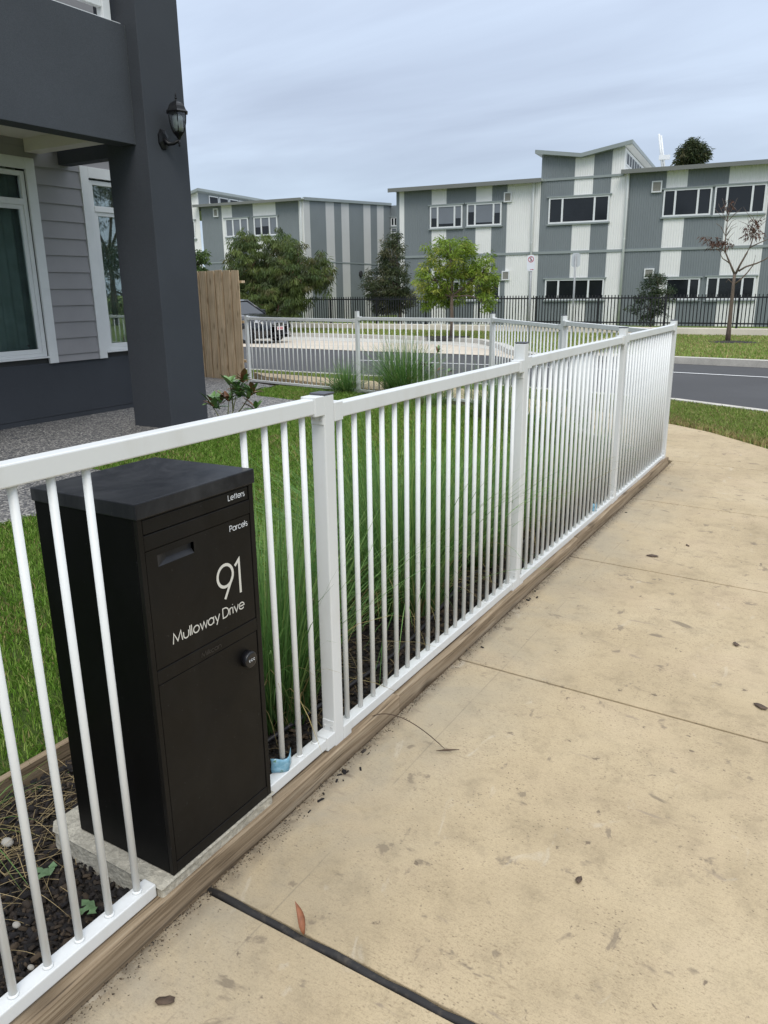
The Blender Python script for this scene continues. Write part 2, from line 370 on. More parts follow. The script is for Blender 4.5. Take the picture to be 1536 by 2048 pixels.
def lawn_mat(name, c0, c1, c2, sc_=3.):
    mt, t, b = newmat(name); v = coords(t)
    c = ramp(t, noise(t, v, sc_, 6, .65), [(.3, c0), (.5, c1), (.72, c2)])
    c = mixc(t, 1., c, ramp(t, noise(t, v, 55, 4, .75), [(.3, .55), (.7, 1.45)]), 'MULTIPLY')
    t.links.new(c, b.inputs['Base Color']); b.inputs['Roughness'].default_value = .9; b.inputs['Specular IOR Level'].default_value = .1
    bump(t, b, noise(t, v, 60, 4, .8), 1., .03); return mt
M['lawn'] = lawn_mat('lawn_soil', (.06, .10, .02), (.08, .125, .03), (.12, .14, .045))
M['verge'] = lawn_mat('verge_grass', (.10, .155, .035), (.14, .19, .05), (.22, .21, .09), 1.2)
M['bark'] = simple('grey_brown_bark', (.14, .105, .08), .9, .35, 9, .7, 30, .02, stretch=(3, 3, .6))
M['bark2'] = simple('reddish_bark', (.20, .11, .07), .9, .35, 9, .7, 30, .02, stretch=(3, 3, .6))
M['stem'] = simple('green_stem', (.16, .17, .06), .7, .2, 20)
M['cgrey'] = simple('grey_corrugated_steel', (.19, .212, .22), .42, .05, .7, spec=.4)
M['cwhite'] = simple('white_corrugated_steel', (.76, .755, .73), .42, .04, .7, spec=.4)
M['cpale'] = simple('pale_grey_corrugated_steel', (.53, .53, .52), .45, .04, .7, spec=.4)
M['flash'] = simple('grey_flashing', (.26, .29, .285), .45, .06, 1, spec=.4)
M['roof'] = simple('pale_roof_steel', (.50, .52, .50), .4, .06, 1)
M['fascia'] = simple('dark_fascia', (.16, .165, .15), .5, .05, 1)
M['vent'] = simple('vent_louvre', (.30, .29, .255), .6, .1, 30)
M['steel'] = simple('black_picket_steel', (.010, .011, .014), .45, .1, 8)
M['pole'] = simple('galvanised_pole', (.30, .31, .31), .5, .1, 12, metal=.3)
M['signw'] = simple('white_sign_face', (.72, .74, .78), .4, .03)
M['signb'] = simple('grey_sign_back', (.52, .55, .57), .45, .05)
M['red'] = simple('red_sign_ink', (.42, .025, .05), .5, .05)
def car_paint():
    mt, t, b = newmat('black_car_paint'); b.inputs['Base Color'].default_value = (.008, .009, .012, 1); b.inputs['Roughness'].default_value = .18
    b.inputs['Coat Weight'].default_value = .8; b.inputs['Coat Roughness'].default_value = .05
    t.links.new(ramp(t, noise(t, coords(t), 3, 4), [(.3, .14), (.7, .26)]), b.inputs['Roughness']); return mt
M['car'] = car_paint()
M['rubber'] = simple('tyre_rubber', (.015, .015, .016), .8)
M['alloy'] = simple('alloy_rim', (.35, .36, .37), .35, metal=.8)
M['lamp'] = simple('headlight_lens', (.55, .57, .6), .12, .2, 20)
M['plate'] = simple('pale_plate', (.72, .60, .60), .5, .05)
def wrapper():
    mt, t, b = newmat('blue_wrapper'); v = coords(t)
    c = ramp(t, noise(t, v, 45, 3, .6), [(.30, (.03, .06, .10)), (.40, (.14, .33, .45)), (.60, (.26, .45, .56)), (.68, (.08, .20, .08)), (.78, (.5, .58, .62))])
    t.links.new(c, b.inputs['Base Color']); b.inputs['Roughness'].default_value = .3; return mt
M['wrap'] = wrapper()
M['foil'] = simple('wrapper_inside', (.45, .45, .46), .4)
M['dryleaf'] = simple('rust_brown_leaf', (.26, .095, .04), .6, .3, 40)
M['litter'] = simple('brown_leaf', (.085, .055, .035), .8, .3, 40)
M['greenleaf'] = simple('green_weed_leaf', (.10, .17, .075), .6, .3, 30)
M['stone'] = simple('pale_stone', (.36, .335, .29), .8, .1, 30, .3, 60)
M['pipe'] = simple('dripper_pipe', (.025, .022, .024), .5)

# ================================================================== THE SETTING
def sheet(name, poly_st, dz, mat, kind='structure', sub=None):
    """flat sheet following the ground, poly given in street coordinates"""
    mb = MB(); mb.add([W(s, t, g(t)+dz) for s, t in poly_st], [tuple(range(len(poly_st)))])
    return single(name, mb, mat, kind=kind)
# big ground sheet
mb = MB(); ts = [-300, 9.5, 27, 500]
vs = []; fs = []
for t_ in ts:
    vs += [W(-500, t_, g(t_)-.20), W(500, t_, g(t_)-.20)]
for i in range(3): fs.append((2*i, 2*i+1, 2*i+3, 2*i+2))
mb.add(vs, fs); single('ground', mb, M['verge'], kind='structure')

XF = -1.315            # fence centre line
YJ = [-1.85, -.32, 1.184, 2.685, 4.170, 5.640, 7.10]
def fp(x, y): return -.02*(x+1.24)
# footpath: bed, then slabs as parts
E_ = (XF, 6.88); K_ = (-3.97, 9.30); Lf = (-8.61, 10.0); Mf = (-6.22, 9.64); P_ = (-2.65, 8.09)
mb = MB(); mb.prism([(-1.30, -3), (2.2, -3), (2.2, 7.2), (-.5, 8.2), (-1.1, 8.6), (-2.0, 9.3), (-4.5, 10.4), (-6.2, 10.3), (-8.2, 10.2), (-8.6, 10.1), (-3.95, 9.35), (-1.28, 6.93)], -.18, -.09)
path = single('footpath', mb, M['jdirt'], kind='structure')
def slab(poly, name='slab', top=None):
    n = len(poly); mbs = MB(); tv = [(x, y, fp(x, y)) for x, y in poly]; bv = [(x, y, fp(x, y)-.12) for x, y in poly]
    mbs.add(bv+tv, [tuple(range(n, 2*n))]+[(i, (i+1) % n, n+(i+1) % n, n+i) for i in range(n)])
    return part(name, mbs, M['conc'], path, bevel=.003)
XK = -1.262
for i in range(len(YJ)-1):
    y0, y1 = YJ[i], YJ[i+1]; g0 = .013 if abs(y0-1.184) < .01 else .005; g1 = .013 if abs(y1-1.184) < .01 else .005
    if i == 5: slab([(XK, y0+g0), (2.2, y0+g0), (2.2, 7.0), (1.2, 7.15), (XK, 7.10-g1)])
    else: slab([(XK, y0+g0), (2.2, y0+g0), (2.2, y1-g1), (XK, y1-g1)])
pA = onz(1536, 895)[:2]; pB = onz(1480, 880)[:2]; pC = onz(1420, 864)[:2]; pD = onz(1345, 850)[:2]
slab([(XK-.02, 7.104), (1.2, 7.156), (.6, 7.25), tuple(pA), tuple(pB), tuple(pC), tuple(pD), (-2.55, 9.45), (-3.35, 8.80)])
pE = onz(780, 777)[:2]; pF = onz(720, 774)[:2]; pG = onz(600, 767)[:2]; pH = onz(508, 762)[:2]
slab([(-3.36, 8.806), (-2.556, 9.456), (-4.6, 10.45), (-4.55, 9.46), (-3.96, 9.37)])
slab([(-4.557, 9.462), (-4.606, 10.452), tuple(pE), tuple(pF), (-6.3, 9.73)])
slab([(-6.308, 9.732), tuple(pF-[.006, 0]), tuple(pG), tuple(pH), (-8.3, 10.03)])
# black expansion-joint filler, proud of the slabs
pts = []
for k in range(40):
    x = XK+k*(1.9/39); pts.append((x, 1.184+.0025*math.sin(k*1.7), fp(x, 0)-.0065+.0022*math.sin(k*.9)+random.uniform(-.0008, .0008)))
mb = MB().tube(pts, [.0105+random.uniform(-.0012, .0012) for _ in pts], 7); part('joint_filler', mb, M['filler'], path, True)

# near verge grass
vp = [(2.2, 6.9), (1.2, 7.05), (.6, 7.15), tuple(pA+[.03, -.02]), tuple(pB), tuple(pC), tuple(pD), (-2.55, 9.44), (-4.3, 10.94), (-6.3, 11.29), (-8.3, 10.94), (-12, 10.9), (-16, 10.2)]
def toST(p): q = np.array([p[0], p[1], 0]); return (q@U, q@VV)
kA = [ong(x, y)[:2] for x, y in ((505, 742), (720, 754), (780, 757), (1345, 803), (1536, 828))]
near = [(-40., 13.9), (-18., 13.6)]+[tuple(k) for k in kA]+[(1.6, 9.0), (3.2, 6.0), (3.6, -4.)]
verge_poly = [(q[0], q[1]) for q in near]
# strip between path and kerb (polygon: kerb line reversed + path line)
mbv = MB(); kw = [W(s, t, g(t)-.012) for s, t in near]
pw = [np.array([x, y, g(toST((x, y))[1])-.03]) for x, y in [(-40, 8.0), (-16, 9.8), (-8.3, 9.9), (-6.3, 9.9), (-4.3, 10.0), (-2.3, 9.1), (-.8, 7.6), (1.1, 6.9), (2.15, 5), (2.15, -4)]]
mbv.add(kw+pw, [(i, i+1, len(kw)+min(i+1, len(pw)-1), len(kw)+min(i, len(pw)-1)) for i in range(len(kw)-1)])
single('near_verge', mbv, M['verge'], kind='structure')
# near kerb : thin concrete lip, road lies 0.1 lower
def ribbon_box(pl, wd, z0, z1, mat, name, kind='structure', side=1):
    mbk = MB(); n = len(pl); pl = [np.array(p, float) for p in pl]
    offs = []
    for i in range(n):
        d = pl[min(i+1, n-1)]-pl[max(i-1, 0)]; d /= np.linalg.norm(d); offs.append(np.array([-d[1], d[0]])*wd*side)
    ring = []
    for i in range(n):
        a = pl[i]; b_ = pl[i]+offs[i]
        ring += [W(a[0], a[1], g(a[1])+z0), W(b_[0], b_[1], g(b_[1])+z0), W(b_[0], b_[1], g(b_[1])+z1), W(a[0], a[1], g(a[1])+z1)]
    fs = []
    for i in range(n-1):
        for j in range(4): fs.append((4*i+j, 4*i+(j+1) % 4, 4*i+4+(j+1) % 4, 4*i+4+j))
    fs += [(3, 2, 1, 0), (4*n-4, 4*n-3, 4*n-2, 4*n-1)]
    mbk.add(ring, fs); return single(name, mbk, mat, kind=kind)
ribbon_box(near, .15, -.3, .03, M['kerbc'], 'near_kerb')
# road
RD = -.10
far_k = [ong(x, y, RD)[:2] for x, y in ((1360, 727), (1530, 735))]
fa = far_k[0]; fb = far_k[1]; kd = (fb-fa)/(fb[0]-fa[0])
edgeL = [ong(x, y, RD)[:2] for x, y in ((495, 694), (620, 698), (720, 702), (900, 708), (990, 712))]
mbr = MB(); zs = [-60, -30, -12, -4, 3, 30]
nv = [W(s, 8.0 if s > -8 else 11.5, g(10)+RD) for s in zs]
fv = [W(s, 26.5, g(26.5)+RD-.012) for s in zs]; mv = [W(s, 13.0, g(13.0)+RD) for s in zs]
mbr.add(nv+mv+fv, [(i, i+1, i+7, i+6) for i in range(5)]+[(i+6, i+7, i+13, i+12) for i in range(5)]); road = single('road', mbr, M['asph'], kind='structure')
# painted edge line
l0 = [ong(x, y, RD)[:2] for x, y in ((715, 720.5), (980, 730), (1350, 745), (1536, 755))]
l0.append(l0[-1]+(l0[-1]-l0[-2])*3)
def flat_ribbon(pl, wd, dz, mat, name):
    mbk = MB(); n = len(pl); vs = []
    for i in range(n):
        d = pl[min(i+1, n-1)]-pl[max(i-1, 0)]; d = d/np.linalg.norm(d); o_ = np.array([-d[1], d[0]])*wd/2
        a = pl[i]-o_; b_ = pl[i]+o_; vs += [W(a[0], a[1], g(a[1])+dz), W(b_[0], b_[1], g(b_[1])+dz)]
    mbk.add(vs, [(2*i, 2*i+2, 2*i+3, 2*i+1) for i in range(n-1)]); return single(name, mbk, mat, kind='structure')
flat_ribbon(l0, .10, RD+.006, M['line'], 'road_line')
# parking bay of pale concrete, gutter strip, kerbs
bayF = [ong(x, y, RD)[:2] for x, y in ((580, 680), (720, 684), (900, 690))]
bl = [np.array([-40., 22.6])]+edgeL+[np.array([-5.0, 19.0])]
bf_ = [np.array([-40., 27.2]), bayF[0], bayF[1], bayF[2], np.array([-6.5, 22.6])]
mbb = MB(); a_ = [W(*p, g(p[1])+RD+.006) for p in bl]; b__ = [W(*p, g(p[1])+RD+.006) for p in bf_]
mbb.add(a_+b__, [tuple(range(len(a_)))+tuple(len(a_)+len(b__)-1-i for i in range(len(b__)))]); single('parking_bay', mbb, M['cream'], kind='structure')
gr = [ong(x, y, RD)[:2] for x, y in ((580, 673), (720, 677), (900, 683), (955, 687))]
mbb = MB(); c_ = [W(*p, g(p[1])+RD+.010) for p in [bf_[0]]+[p-[0, .02] for p in bayF]+[np.array([-6.6, 22.5])]]
d_ = [W(*p, g(p[1])+RD+.010) for p in [np.array([-40., 30.5])]+gr+[np.array([-6.9, 24.6])]]
mbb.add(c_+d_, [tuple(range(len(c_)))+tuple(len(c_)+len(d_)-1-i for i in range(len(d_)))]); single('gutter_strip', mbb, M['kerbc'], kind='structure')
kpl = [np.array([-40., 30.4])]+gr+[np.array([-7.0, 23.6]), np.array([-5.9, 21.0]), np.array([-4.8, 19.35]), np.array([-3.9, 18.9])]
far_line = [fa+kd*(s-fa[0]) for s in (-3.6, -2, 0, 3, 12, 40)]
kern = kpl+far_line
kb = ribbon_box(kern, .30, RD-.15, .045, M['kerbc'], 'far_kerb')
# far verge
VG = .035
pf = [ong(x, y)[:2] for x, y in ((620, 658), (800, 663), (1345, 670), (1536, 676))]
def plinth_t(s): return 31.9 + (s+18.75)*(29.95-31.9)/(18.75+.65)
kern_in = []
for i in range(len(kern)):
    d = np.array(kern[min(i+1, len(kern)-1)])-np.array(kern[max(i-1, 0)]); d = d/np.linalg.norm(d); kern_in.append(np.array(kern[i])+np.array([-d[1], d[0]])*.28)
mbv = MB(); n = len(kern_in)
bot = [W(p[0], p[1], g(p[1])+VG) for p in kern_in]; mid_ = [W(p[0], max(27., p[1]+.1), g(27)+VG) for p in kern_in]; top = [W(p[0], plinth_t(p[0])+1., g(40)+VG) for p in kern_in]
mbv.add(bot+mid_+top, [(i, i+1, n+i+1, n+i) for i in range(n-1)]+[(n+i, n+i+1, 2*n+i+1, 2*n+i) for i in range(n-1)])
single('far_verge', mbv, M['verge'], kind='structure')
# pale path crossing the far verge, and school yard
q = [ong(x, y, VG)[:2] for x, y in ((1085, 703), (1128, 699), (1240, 668), (1338, 672), (1290, 692), (1230, 715))]
mbb = MB(); mbb.add([W(p[0], p[1], g(p[1])+VG+.014) for p in [q[0], q[1], q[2], q[3], q[4], q[5]]], [(5, 4, 3, 2, 1, 0)]); single('verge_path', mbb, M['cream'], kind='structure')
mbb = MB(); mbb.add([W(-80, plinth_t(-80)+.2, g(40)+.03), W(60, plinth_t(60)+.2, g(40)+.03), W(60, 80, g(40)+.03), W(-80, 80, g(40)+.03)], [(0, 1, 2, 3)]); single('school_yard', mbb, M['verge'], kind='structure')

# ------------------------------------------------------------------ lawn, paving, garden bed
ZL = .03
LAWN = [(-2.07, -2), (-2.07, 7.35), (-3.95, 8.9), (-6.0, 9.45), (-7.0, 9.62), (-7.75, 9.7), (-7.75, 9.12), (-7.35, 8.67), (-6.2, 8.45), (-6.0, 8.45), (-6.0, 4.28), (-4.66, 4.28), (-4.68, -2)]
mb = MB(); mb.prism(LAWN, -.1, ZL); single('lawn', mb, M['lawn'], kind='structure')
mb = MB(); mb.prism([(-14, -3), (-4.66, -3), (-4.66, 4.28), (-5.98, 4.28), (-5.98, 6.8), (-5.98, 8.45), (-7.36, 8.68), (-7.76, 9.12), (-7.9, 9.75), (-9.0, 10.1), (-14, 10.9)], -.1, ZL+.012); single('aggregate_paving', mb, M['agg'], kind='structure')
mb = MB(); mb.prism([(-1.30, -2), (-1.30, 6.85), (-3.95, 9.27), (-8.5, 9.96), (-8.5, 9.4), (-3.9, 8.6), (-2.04, 7.0), (-2.04, -2)][::1], -.12, ZL-.012); single('garden_bed', mb, M['mulch'], kind='structure')

def in_poly(x, y, poly):
    r = np.zeros(x.shape, bool); n = len(poly); j = n-1
    for i in range(n):
        xi, yi = poly[i]; xj, yj = poly[j]
        c = ((yi > y) != (yj > y)) & (x < (xj-xi)*(y-yi)/(yj-yi+1e-12)+xi); r ^= c; j = i
    return r
def grass(name, poly, dens, hmin, hmax, wd, cols, z, label, cat, lean=.5, zfun=None, patch=None, holes=()):
    P = np.array(poly); a = P.min(0); b_ = P.max(0); n = int((b_-a).prod()*dens)
    x = RNG.uniform(a[0], b_[0], n); y = RNG.uniform(a[1], b_[1], n); k = in_poly(x, y, poly); x = x[k]; y = y[k]
    # only what lies in front of the lens or next to it
    vx = np.stack([x, y, np.zeros_like(x)], 1)-C0; dz_ = vx@fw; k = (dz_ > -.6) & (np.abs(vx@rt) < dz_*.95+.9); x = x[k]; y = y[k]; n = len(x)
    for hx, hy, hr in holes:
        k = (x-hx)**2+(y-hy)**2 > (hr*RNG.uniform(.6, 1.15, len(x)))**2; x = x[k]; y = y[k]
    n = len(x); dist = np.sqrt(x*x+y*y)
    h = RNG.uniform(hmin, hmax, n); th = RNG.uniform(0, 2*np.pi, n); ln = RNG.uniform(0, lean, n)*h
    wv = wd*(1+dist/11)*RNG.uniform(.7, 1.3, n)
    zz = z if zfun is None else zfun(x, y)
    base = np.stack([x, y, np.broadcast_to(zz, x.shape)], 1); dr = np.stack([np.cos(th), np.sin(th), np.zeros(n)], 1); pr = np.stack([-np.sin(th), np.cos(th), np.zeros(n)], 1)
    upv = np.array([0, 0, 1.])
    m1 = base+dr*(ln*.35)[:, None]+upv*(h*.6)[:, None]; tip = base+dr*ln[:, None]+upv*(h*.95)[:, None]
    V = np.stack([base-pr*wv[:, None]/2, base+pr*wv[:, None]/2, m1+pr*wv[:, None]*.38, tip, m1-pr*wv[:, None]*.38], 1).reshape(-1, 3)
    Fq = (np.arange(n)*5)[:, None]+np.array([0, 1, 2, 3, 4])[None]
    ci = np.array(cols)[RNG.integers(0, len(cols), n)]*RNG.uniform(.75, 1.25, n)[:, None]
    if patch is not None:
        pf_ = patch(x, y); ci = ci*(1-pf_[:, None])+np.array([.46, .38, .17])*RNG.uniform(.7, 1.2, n)[:, None]*pf_[:, None]
    me = npmesh(name, V, Fq, M['blade'], np.repeat(ci, 5, 0)); o = bpy.data.objects.new(name, me); link(o)
    o['kind'] = 'stuff'; o['label'] = label; o['category'] = cat; return o
GC = [(.17, .33, .04), (.21, .38, .055), (.27, .42, .075), (.17, .28, .045), (.33, .43, .11)]
def patchy(x, y):
    v = np.sin(x*3.1+1.3*np.sin(y*2.2))*np.sin(y*2.7+x)*.5+.5
    return np.where(RNG.uniform(0, 1, x.shape) < .04+.16*(v > .82), 1., 0.)
GC2 = [(.26, .36, .075), (.32, .41, .11), (.39, .42, .15), (.23, .32, .07)]
grass('lawn_grass', [(px, py) for px, py in LAWN], 5200, .025, .055, .0038, GC, ZL, 'short green lawn grass between the fence and the house', 'grass', .9, patch=patchy)
vpoly = [tuple(W(*p, 0)[:2]) for p in near[1:]]+[(2.15, -1), (2.15, 6.95), (1.2, 7.1), tuple(pA), tuple(pB), tuple(pC), tuple(pD), (-2.55, 9.47), (-4.6, 10.47), tuple(pE), tuple(pF), tuple(pG), tuple(pH), (-9.2, 10.5), (-14, 10.9)]
def gz(x, y):
    t_ = x*VV[0]+y*VV[1]; return -.0143*(np.clip(t_, 9.5, 27)-9.5)-.02
def dry(x, y):
    e = np.abs((y-8.12)+.95*(x+.59))/1.38; return np.where(RNG.uniform(0, 1, x.shape) < np.clip(.85-e*2.0, .10, .8)*(x > -3), 1., 0.)
grass('verge_grass', vpoly, 4200, .03, .075, .005, GC2, 0, 'grass on the strip between footpath and road', 'grass', .9, gz, dry)
fv_poly = [tuple(W(p[0], p[1], 0)[:2]) for p in kern_in[1:]]+[tuple(W(s, plinth_t(s)-.05, 0)[:2]) for s in (12, 0, -10, -18, -25)]
hA = ong(1467, 687, VG); hB = ong(905, 675, VG)
grass('far_verge_grass', fv_poly, 420, .03, .10, .010, GC2, 0, 'grass strip below the black school fence', 'grass', .8, lambda x, y: gz(x, y)+.05, lambda x, y: np.where(RNG.uniform(0, 1, x.shape) < .22, 1., 0.), [(*W(*hA)[:2], 1.0), (*W(*hB)[:2], 1.1)])

# mulch chips and straw
def chips(name, x, y, z, smin, smax, cols, label, cat):
    n = len(x); l_ = RNG.uniform(smin, smax, n); wd = l_*RNG.uniform(.25, .55, n); hh = wd*RNG.uniform(.3, .7, n)
    th = RNG.uniform(0, 2*np.pi, n); ti = RNG.normal(0, .35, n)
    a = np.stack([np.cos(th)*np.cos(ti), np.sin(th)*np.cos(ti), np.sin(ti)], 1); b_ = np.stack([-np.sin(th), np.cos(th), RNG.normal(0, .3, n)], 1); c_ = np.cross(a, b_)
    c = np.stack([x, y, z+hh*.4], 1)
    sg = np.array([(-1, -1, -1), (1, -.7, -1), (.8, 1, -1), (-.9, .8, -1), (-.8, -.7, 1), (.9, -.5, 1), (.6, .8, 1), (-.7, .7, 1)])
    V = (c[:, None]+sg[None, :, 0:1]*a[:, None]*l_[:, None, None]/2+sg[None, :, 1:2]*b_[:, None]*wd[:, None, None]/2+sg[None, :, 2:3]*c_[:, None]*hh[:, None, None]/2).reshape(-1, 3)
    fq = np.array([(4, 5, 6, 7), (0, 1, 5, 4), (1, 2, 6, 5), (2, 3, 7, 6), (3, 0, 4, 7)])
    Fq = ((np.arange(n)*8)[:, None, None]+fq[None]).reshape(-1, 4)
    ci = np.array(cols)[RNG.integers(0, len(cols), n)]*RNG.uniform(.7, 1.3, n)[:, None]
    o = bpy.data.objects.new(name, npmesh(name, V, Fq, M['chip'], np.repeat(ci, 8, 0))); link(o); o['kind'] = 'stuff'; o['label'] = label; o['category'] = cat; return o
n = 34000; y = .3+6.7*RNG.uniform(0, 1, n)**1.6; x = RNG.uniform(-2.03, -1.35, n)
n2 = 3500; s_ = RNG.uniform(0, 1, n2); x2 = -2.2-6*s_+RNG.normal(0, .1, n2); y2 = np.where(x2 > -3.95, 7.25+(-2.1-x2)*.93, 8.98+(-3.95-x2)*.15)+RNG.normal(0, .12, n2)
chips('mulch_chips', np.r_[x, x2], np.r_[y, y2], np.full(n+n2, ZL-.01)+np.r_[RNG.uniform(0, .018, n), RNG.uniform(0, .02, n2)], .005, .032, [(.014, .012, .011), (.020, .016, .014), (.032, .024, .018), (.016, .014, .014), (.06, .043, .028)], 'dark bark mulch chips in the garden bed', 'mulch')

def ribbons(name, base, dirs, length, droop, width, cols, mat, nseg=6, parent=None, taper=True):
    """curved strap leaves. base (n,3), dirs (n,3) unit initial directions"""
    n = len(base); tt = np.linspace(0, 1, nseg+1)
    V = np.zeros((n, nseg+1, 2, 3)); hd = dirs.copy(); hd[:, 2] = 0; hn = np.linalg.norm(hd, axis=1, keepdims=True)+1e-6; hd = hd/hn
    side = np.stack([-hd[:, 1], hd[:, 0], np.zeros(n)], 1)
    tw = RNG.uniform(-.9, .9, n); side = side*np.cos(tw)[:, None]+hd*np.sin(tw)[:, None]
    for i, t_ in enumerate(tt):
        p = base+dirs*(length*t_)[:, None]+hd*(droop*length*t_**2.2*.55)[:, None]-np.array([0, 0, 1.])*(droop*length*t_**2.4*.75)[:, None]
        w_ = width*(1-.75*t_**2 if taper else 1.)
        w_ = np.where(t_ > .999, width*.08, w_)
        V[:, i, 0] = p-side*(w_/2)[:, None]; V[:, i, 1] = p+side*(w_/2)[:, None]
    V[..., 2] = np.maximum(V[..., 2], .012)
    k = (nseg+1)*2; f = np.array([(2*i, 2*i+1, 2*i+3, 2*i+2) for i in range(nseg)])
    Fq = ((np.arange(n)*k)[:, None, None]+f[None]).reshape(-1, 4)
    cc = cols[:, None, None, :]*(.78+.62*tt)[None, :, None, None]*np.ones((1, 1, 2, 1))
    return npmesh(name, V.reshape(-1, 3), Fq, mat, cc.reshape(-1, 3))
def tuft(x, y, h, r, n, label, cols, lean=.42, width=.0045, dead=.12, grp='strap-leaf grass tufts in the garden', z=ZL-.01):
    t_ = thing('strap_leaf_tuft', label, 'plant', (x, y, z), grp)
    a = RNG.uniform(0, 2*np.pi, n); rr = r*np.sqrt(RNG.uniform(0, 1, n))
    base = np.stack([rr*np.cos(a), rr*np.sin(a), np.zeros(n)], 1)
    a2 = a+RNG.normal(0, .5, n); ln = np.minimum(lean*1.9*RNG.uniform(0, 1, n)**.75*(.55+.6*rr/r), 1.25)
    reach = x+np.cos(a2)*np.sin(ln)*h*1.1; flip = (reach > XF-.02) & (x > -1.9) & (RNG.uniform(0, 1, n) < .975); a2 = np.where(flip, np.pi-a2, a2)
    d = np.stack([np.cos(a2)*np.sin(ln), np.sin(a2)*np.sin(ln), np.cos(ln)], 1)
    L_ = h*RNG.uniform(.5, 1.08, n)*(1-.12*ln); dr = RNG.uniform(.15, .95, n)*(ln+.12)
    keep = ~((y < 2.4) & (y > 1.5) & (y+d[:, 1]*L_*(1+dr*.5) < 1.52) & (x > -1.8)); base, d, L_, dr, ln = base[keep], d[keep], L_[keep], dr[keep], ln[keep]; n = int(keep.sum())
    ci = np.array(cols)[RNG.integers(0, len(cols), n)]*RNG.uniform(.75, 1.25, n)[:, None]
    dd = RNG.uniform(0, 1, n) < dead; ci[dd] = np.array([.30, .24, .10])*RNG.uniform(.6, 1.1, dd.sum())[:, None]; L_[dd] *= RNG.uniform(.3, .9, dd.sum()); dr[dd] += .5
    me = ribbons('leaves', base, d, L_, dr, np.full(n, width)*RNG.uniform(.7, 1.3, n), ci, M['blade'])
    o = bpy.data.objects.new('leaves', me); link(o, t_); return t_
TC = [(.085, .185, .045), (.115, .23, .06), (.065, .145, .035), (.15, .26, .08), (.18, .27, .075)]
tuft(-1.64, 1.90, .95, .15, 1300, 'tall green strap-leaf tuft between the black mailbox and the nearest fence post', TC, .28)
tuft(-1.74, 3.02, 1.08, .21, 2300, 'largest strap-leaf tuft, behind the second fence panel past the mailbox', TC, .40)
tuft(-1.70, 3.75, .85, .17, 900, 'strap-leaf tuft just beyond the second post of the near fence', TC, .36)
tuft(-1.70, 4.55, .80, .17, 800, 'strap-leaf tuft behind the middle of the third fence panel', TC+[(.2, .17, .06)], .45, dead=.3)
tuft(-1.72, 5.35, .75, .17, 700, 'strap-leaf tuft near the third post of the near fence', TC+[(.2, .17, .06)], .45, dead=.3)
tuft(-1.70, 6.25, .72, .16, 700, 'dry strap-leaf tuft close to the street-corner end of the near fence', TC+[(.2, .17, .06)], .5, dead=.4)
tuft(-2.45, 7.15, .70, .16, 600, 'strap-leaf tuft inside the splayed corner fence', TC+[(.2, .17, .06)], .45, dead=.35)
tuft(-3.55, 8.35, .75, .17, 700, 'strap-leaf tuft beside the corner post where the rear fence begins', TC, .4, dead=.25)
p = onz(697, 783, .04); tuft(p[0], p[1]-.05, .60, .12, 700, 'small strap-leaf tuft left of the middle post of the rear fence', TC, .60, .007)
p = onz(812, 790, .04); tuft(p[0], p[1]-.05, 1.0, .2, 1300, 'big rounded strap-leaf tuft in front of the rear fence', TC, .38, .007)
tuft(-2.0, .98, .34, .05, 60, 'short grassy tuft at the lawn edging left of the mailbox', [(.11, .19, .05), (.14, .20, .05)], .7, dead=.2)
tuft(-2.95, 7.75, .62, .16, 500, 'dry strap-leaf tuft midway along the splayed corner fence', TC+[(.2, .17, .06)], .5, dead=.35)
tuft(-4.6, 8.95, .62, .16, 520, 'low strap-leaf tuft right of the big tuft at the rear fence', TC, .5, dead=.25)
# dry stalks over the kerb
mbs = MB()
for (a, b_, c_) in (((-1.30, 2.02, .05), (-1.22, 2.08, .12), (-1.00, 2.05, .004)),):
    pts = [np.array(a)*(1-t_)**2+2*np.array(b_)*t_*(1-t_)+np.array(c_)*t_**2 for t_ in np.linspace(0, 1, 14)]; mbs.tube(pts, [.0018]*13+[.0006], 5)
mbs.tube([(-1.03, 2.03, .006), (-1.0, 2.05, .008), (-.965, 2.075, .006)], [.001, .004, .001], 5)
single('grass_stalk', mbs, M['litter'], 'thin dry grass stalk arching from the timber edging onto the footpath', 'stalk', (-1.30, 2.02, 0), smooth=True)

# ================================================================== TIMBER EDGING
def planks(name, label, x0, x1, z0, z1, ys, jitter=.002):
    t_ = thing(name, label, 'edging', ((x0+x1)/2, ys[0], 0))
    for i in range(len(ys)-1):
        dx = random.uniform(-jitter, jitter); dzz = random.uniform(-jitter, jitter)*1.5
        mbp = MB(); n = 10; y0, y1 = ys[i]+.002, ys[i+1]-.002
        prev = None; vs = []; fs = []
        for k in range(n+1):
            y_ = y0+(y1-y0)*k/n; w1 = .0025*math.sin(y_*9+i)+dx; w2 = .003*math.sin(y_*5+2*i)+dzz
            vs += [(x0+w1, y_, z0), (x1+w1, y_, z0), (x1+w1, y_, z1+w2-.004), (x1+w1-.005, y_, z1+w2), (x0+w1+.004, y_, z1+w2), (x0+w1, y_, z1+w2-.004)]
        for k in range(n):
            for j in range(6): fs.append((6*k+j, 6*k+(j+1) % 6, 6*k+6+(j+1) % 6, 6*k+6+j))
        fs += [(5, 4, 3, 2, 1, 0), tuple(6*n+j for j in range(6))]
        mbp.add(vs, fs); part('plank', mbp, M['sleeper'], t_)
    return t_
planks('timber_edging', 'weathered pine edging board along the foot of the near white fence', -1.345, -1.268, -.08, .062, [-1.6, .35, 2.2, 4.35, 6.93])
planks('timber_edging', 'thin pine edging board between the lawn and the mulch bed', -2.085, -2.06, -.06, .075, [-.5, 1.45, 3.2, 5.3, 7.05])
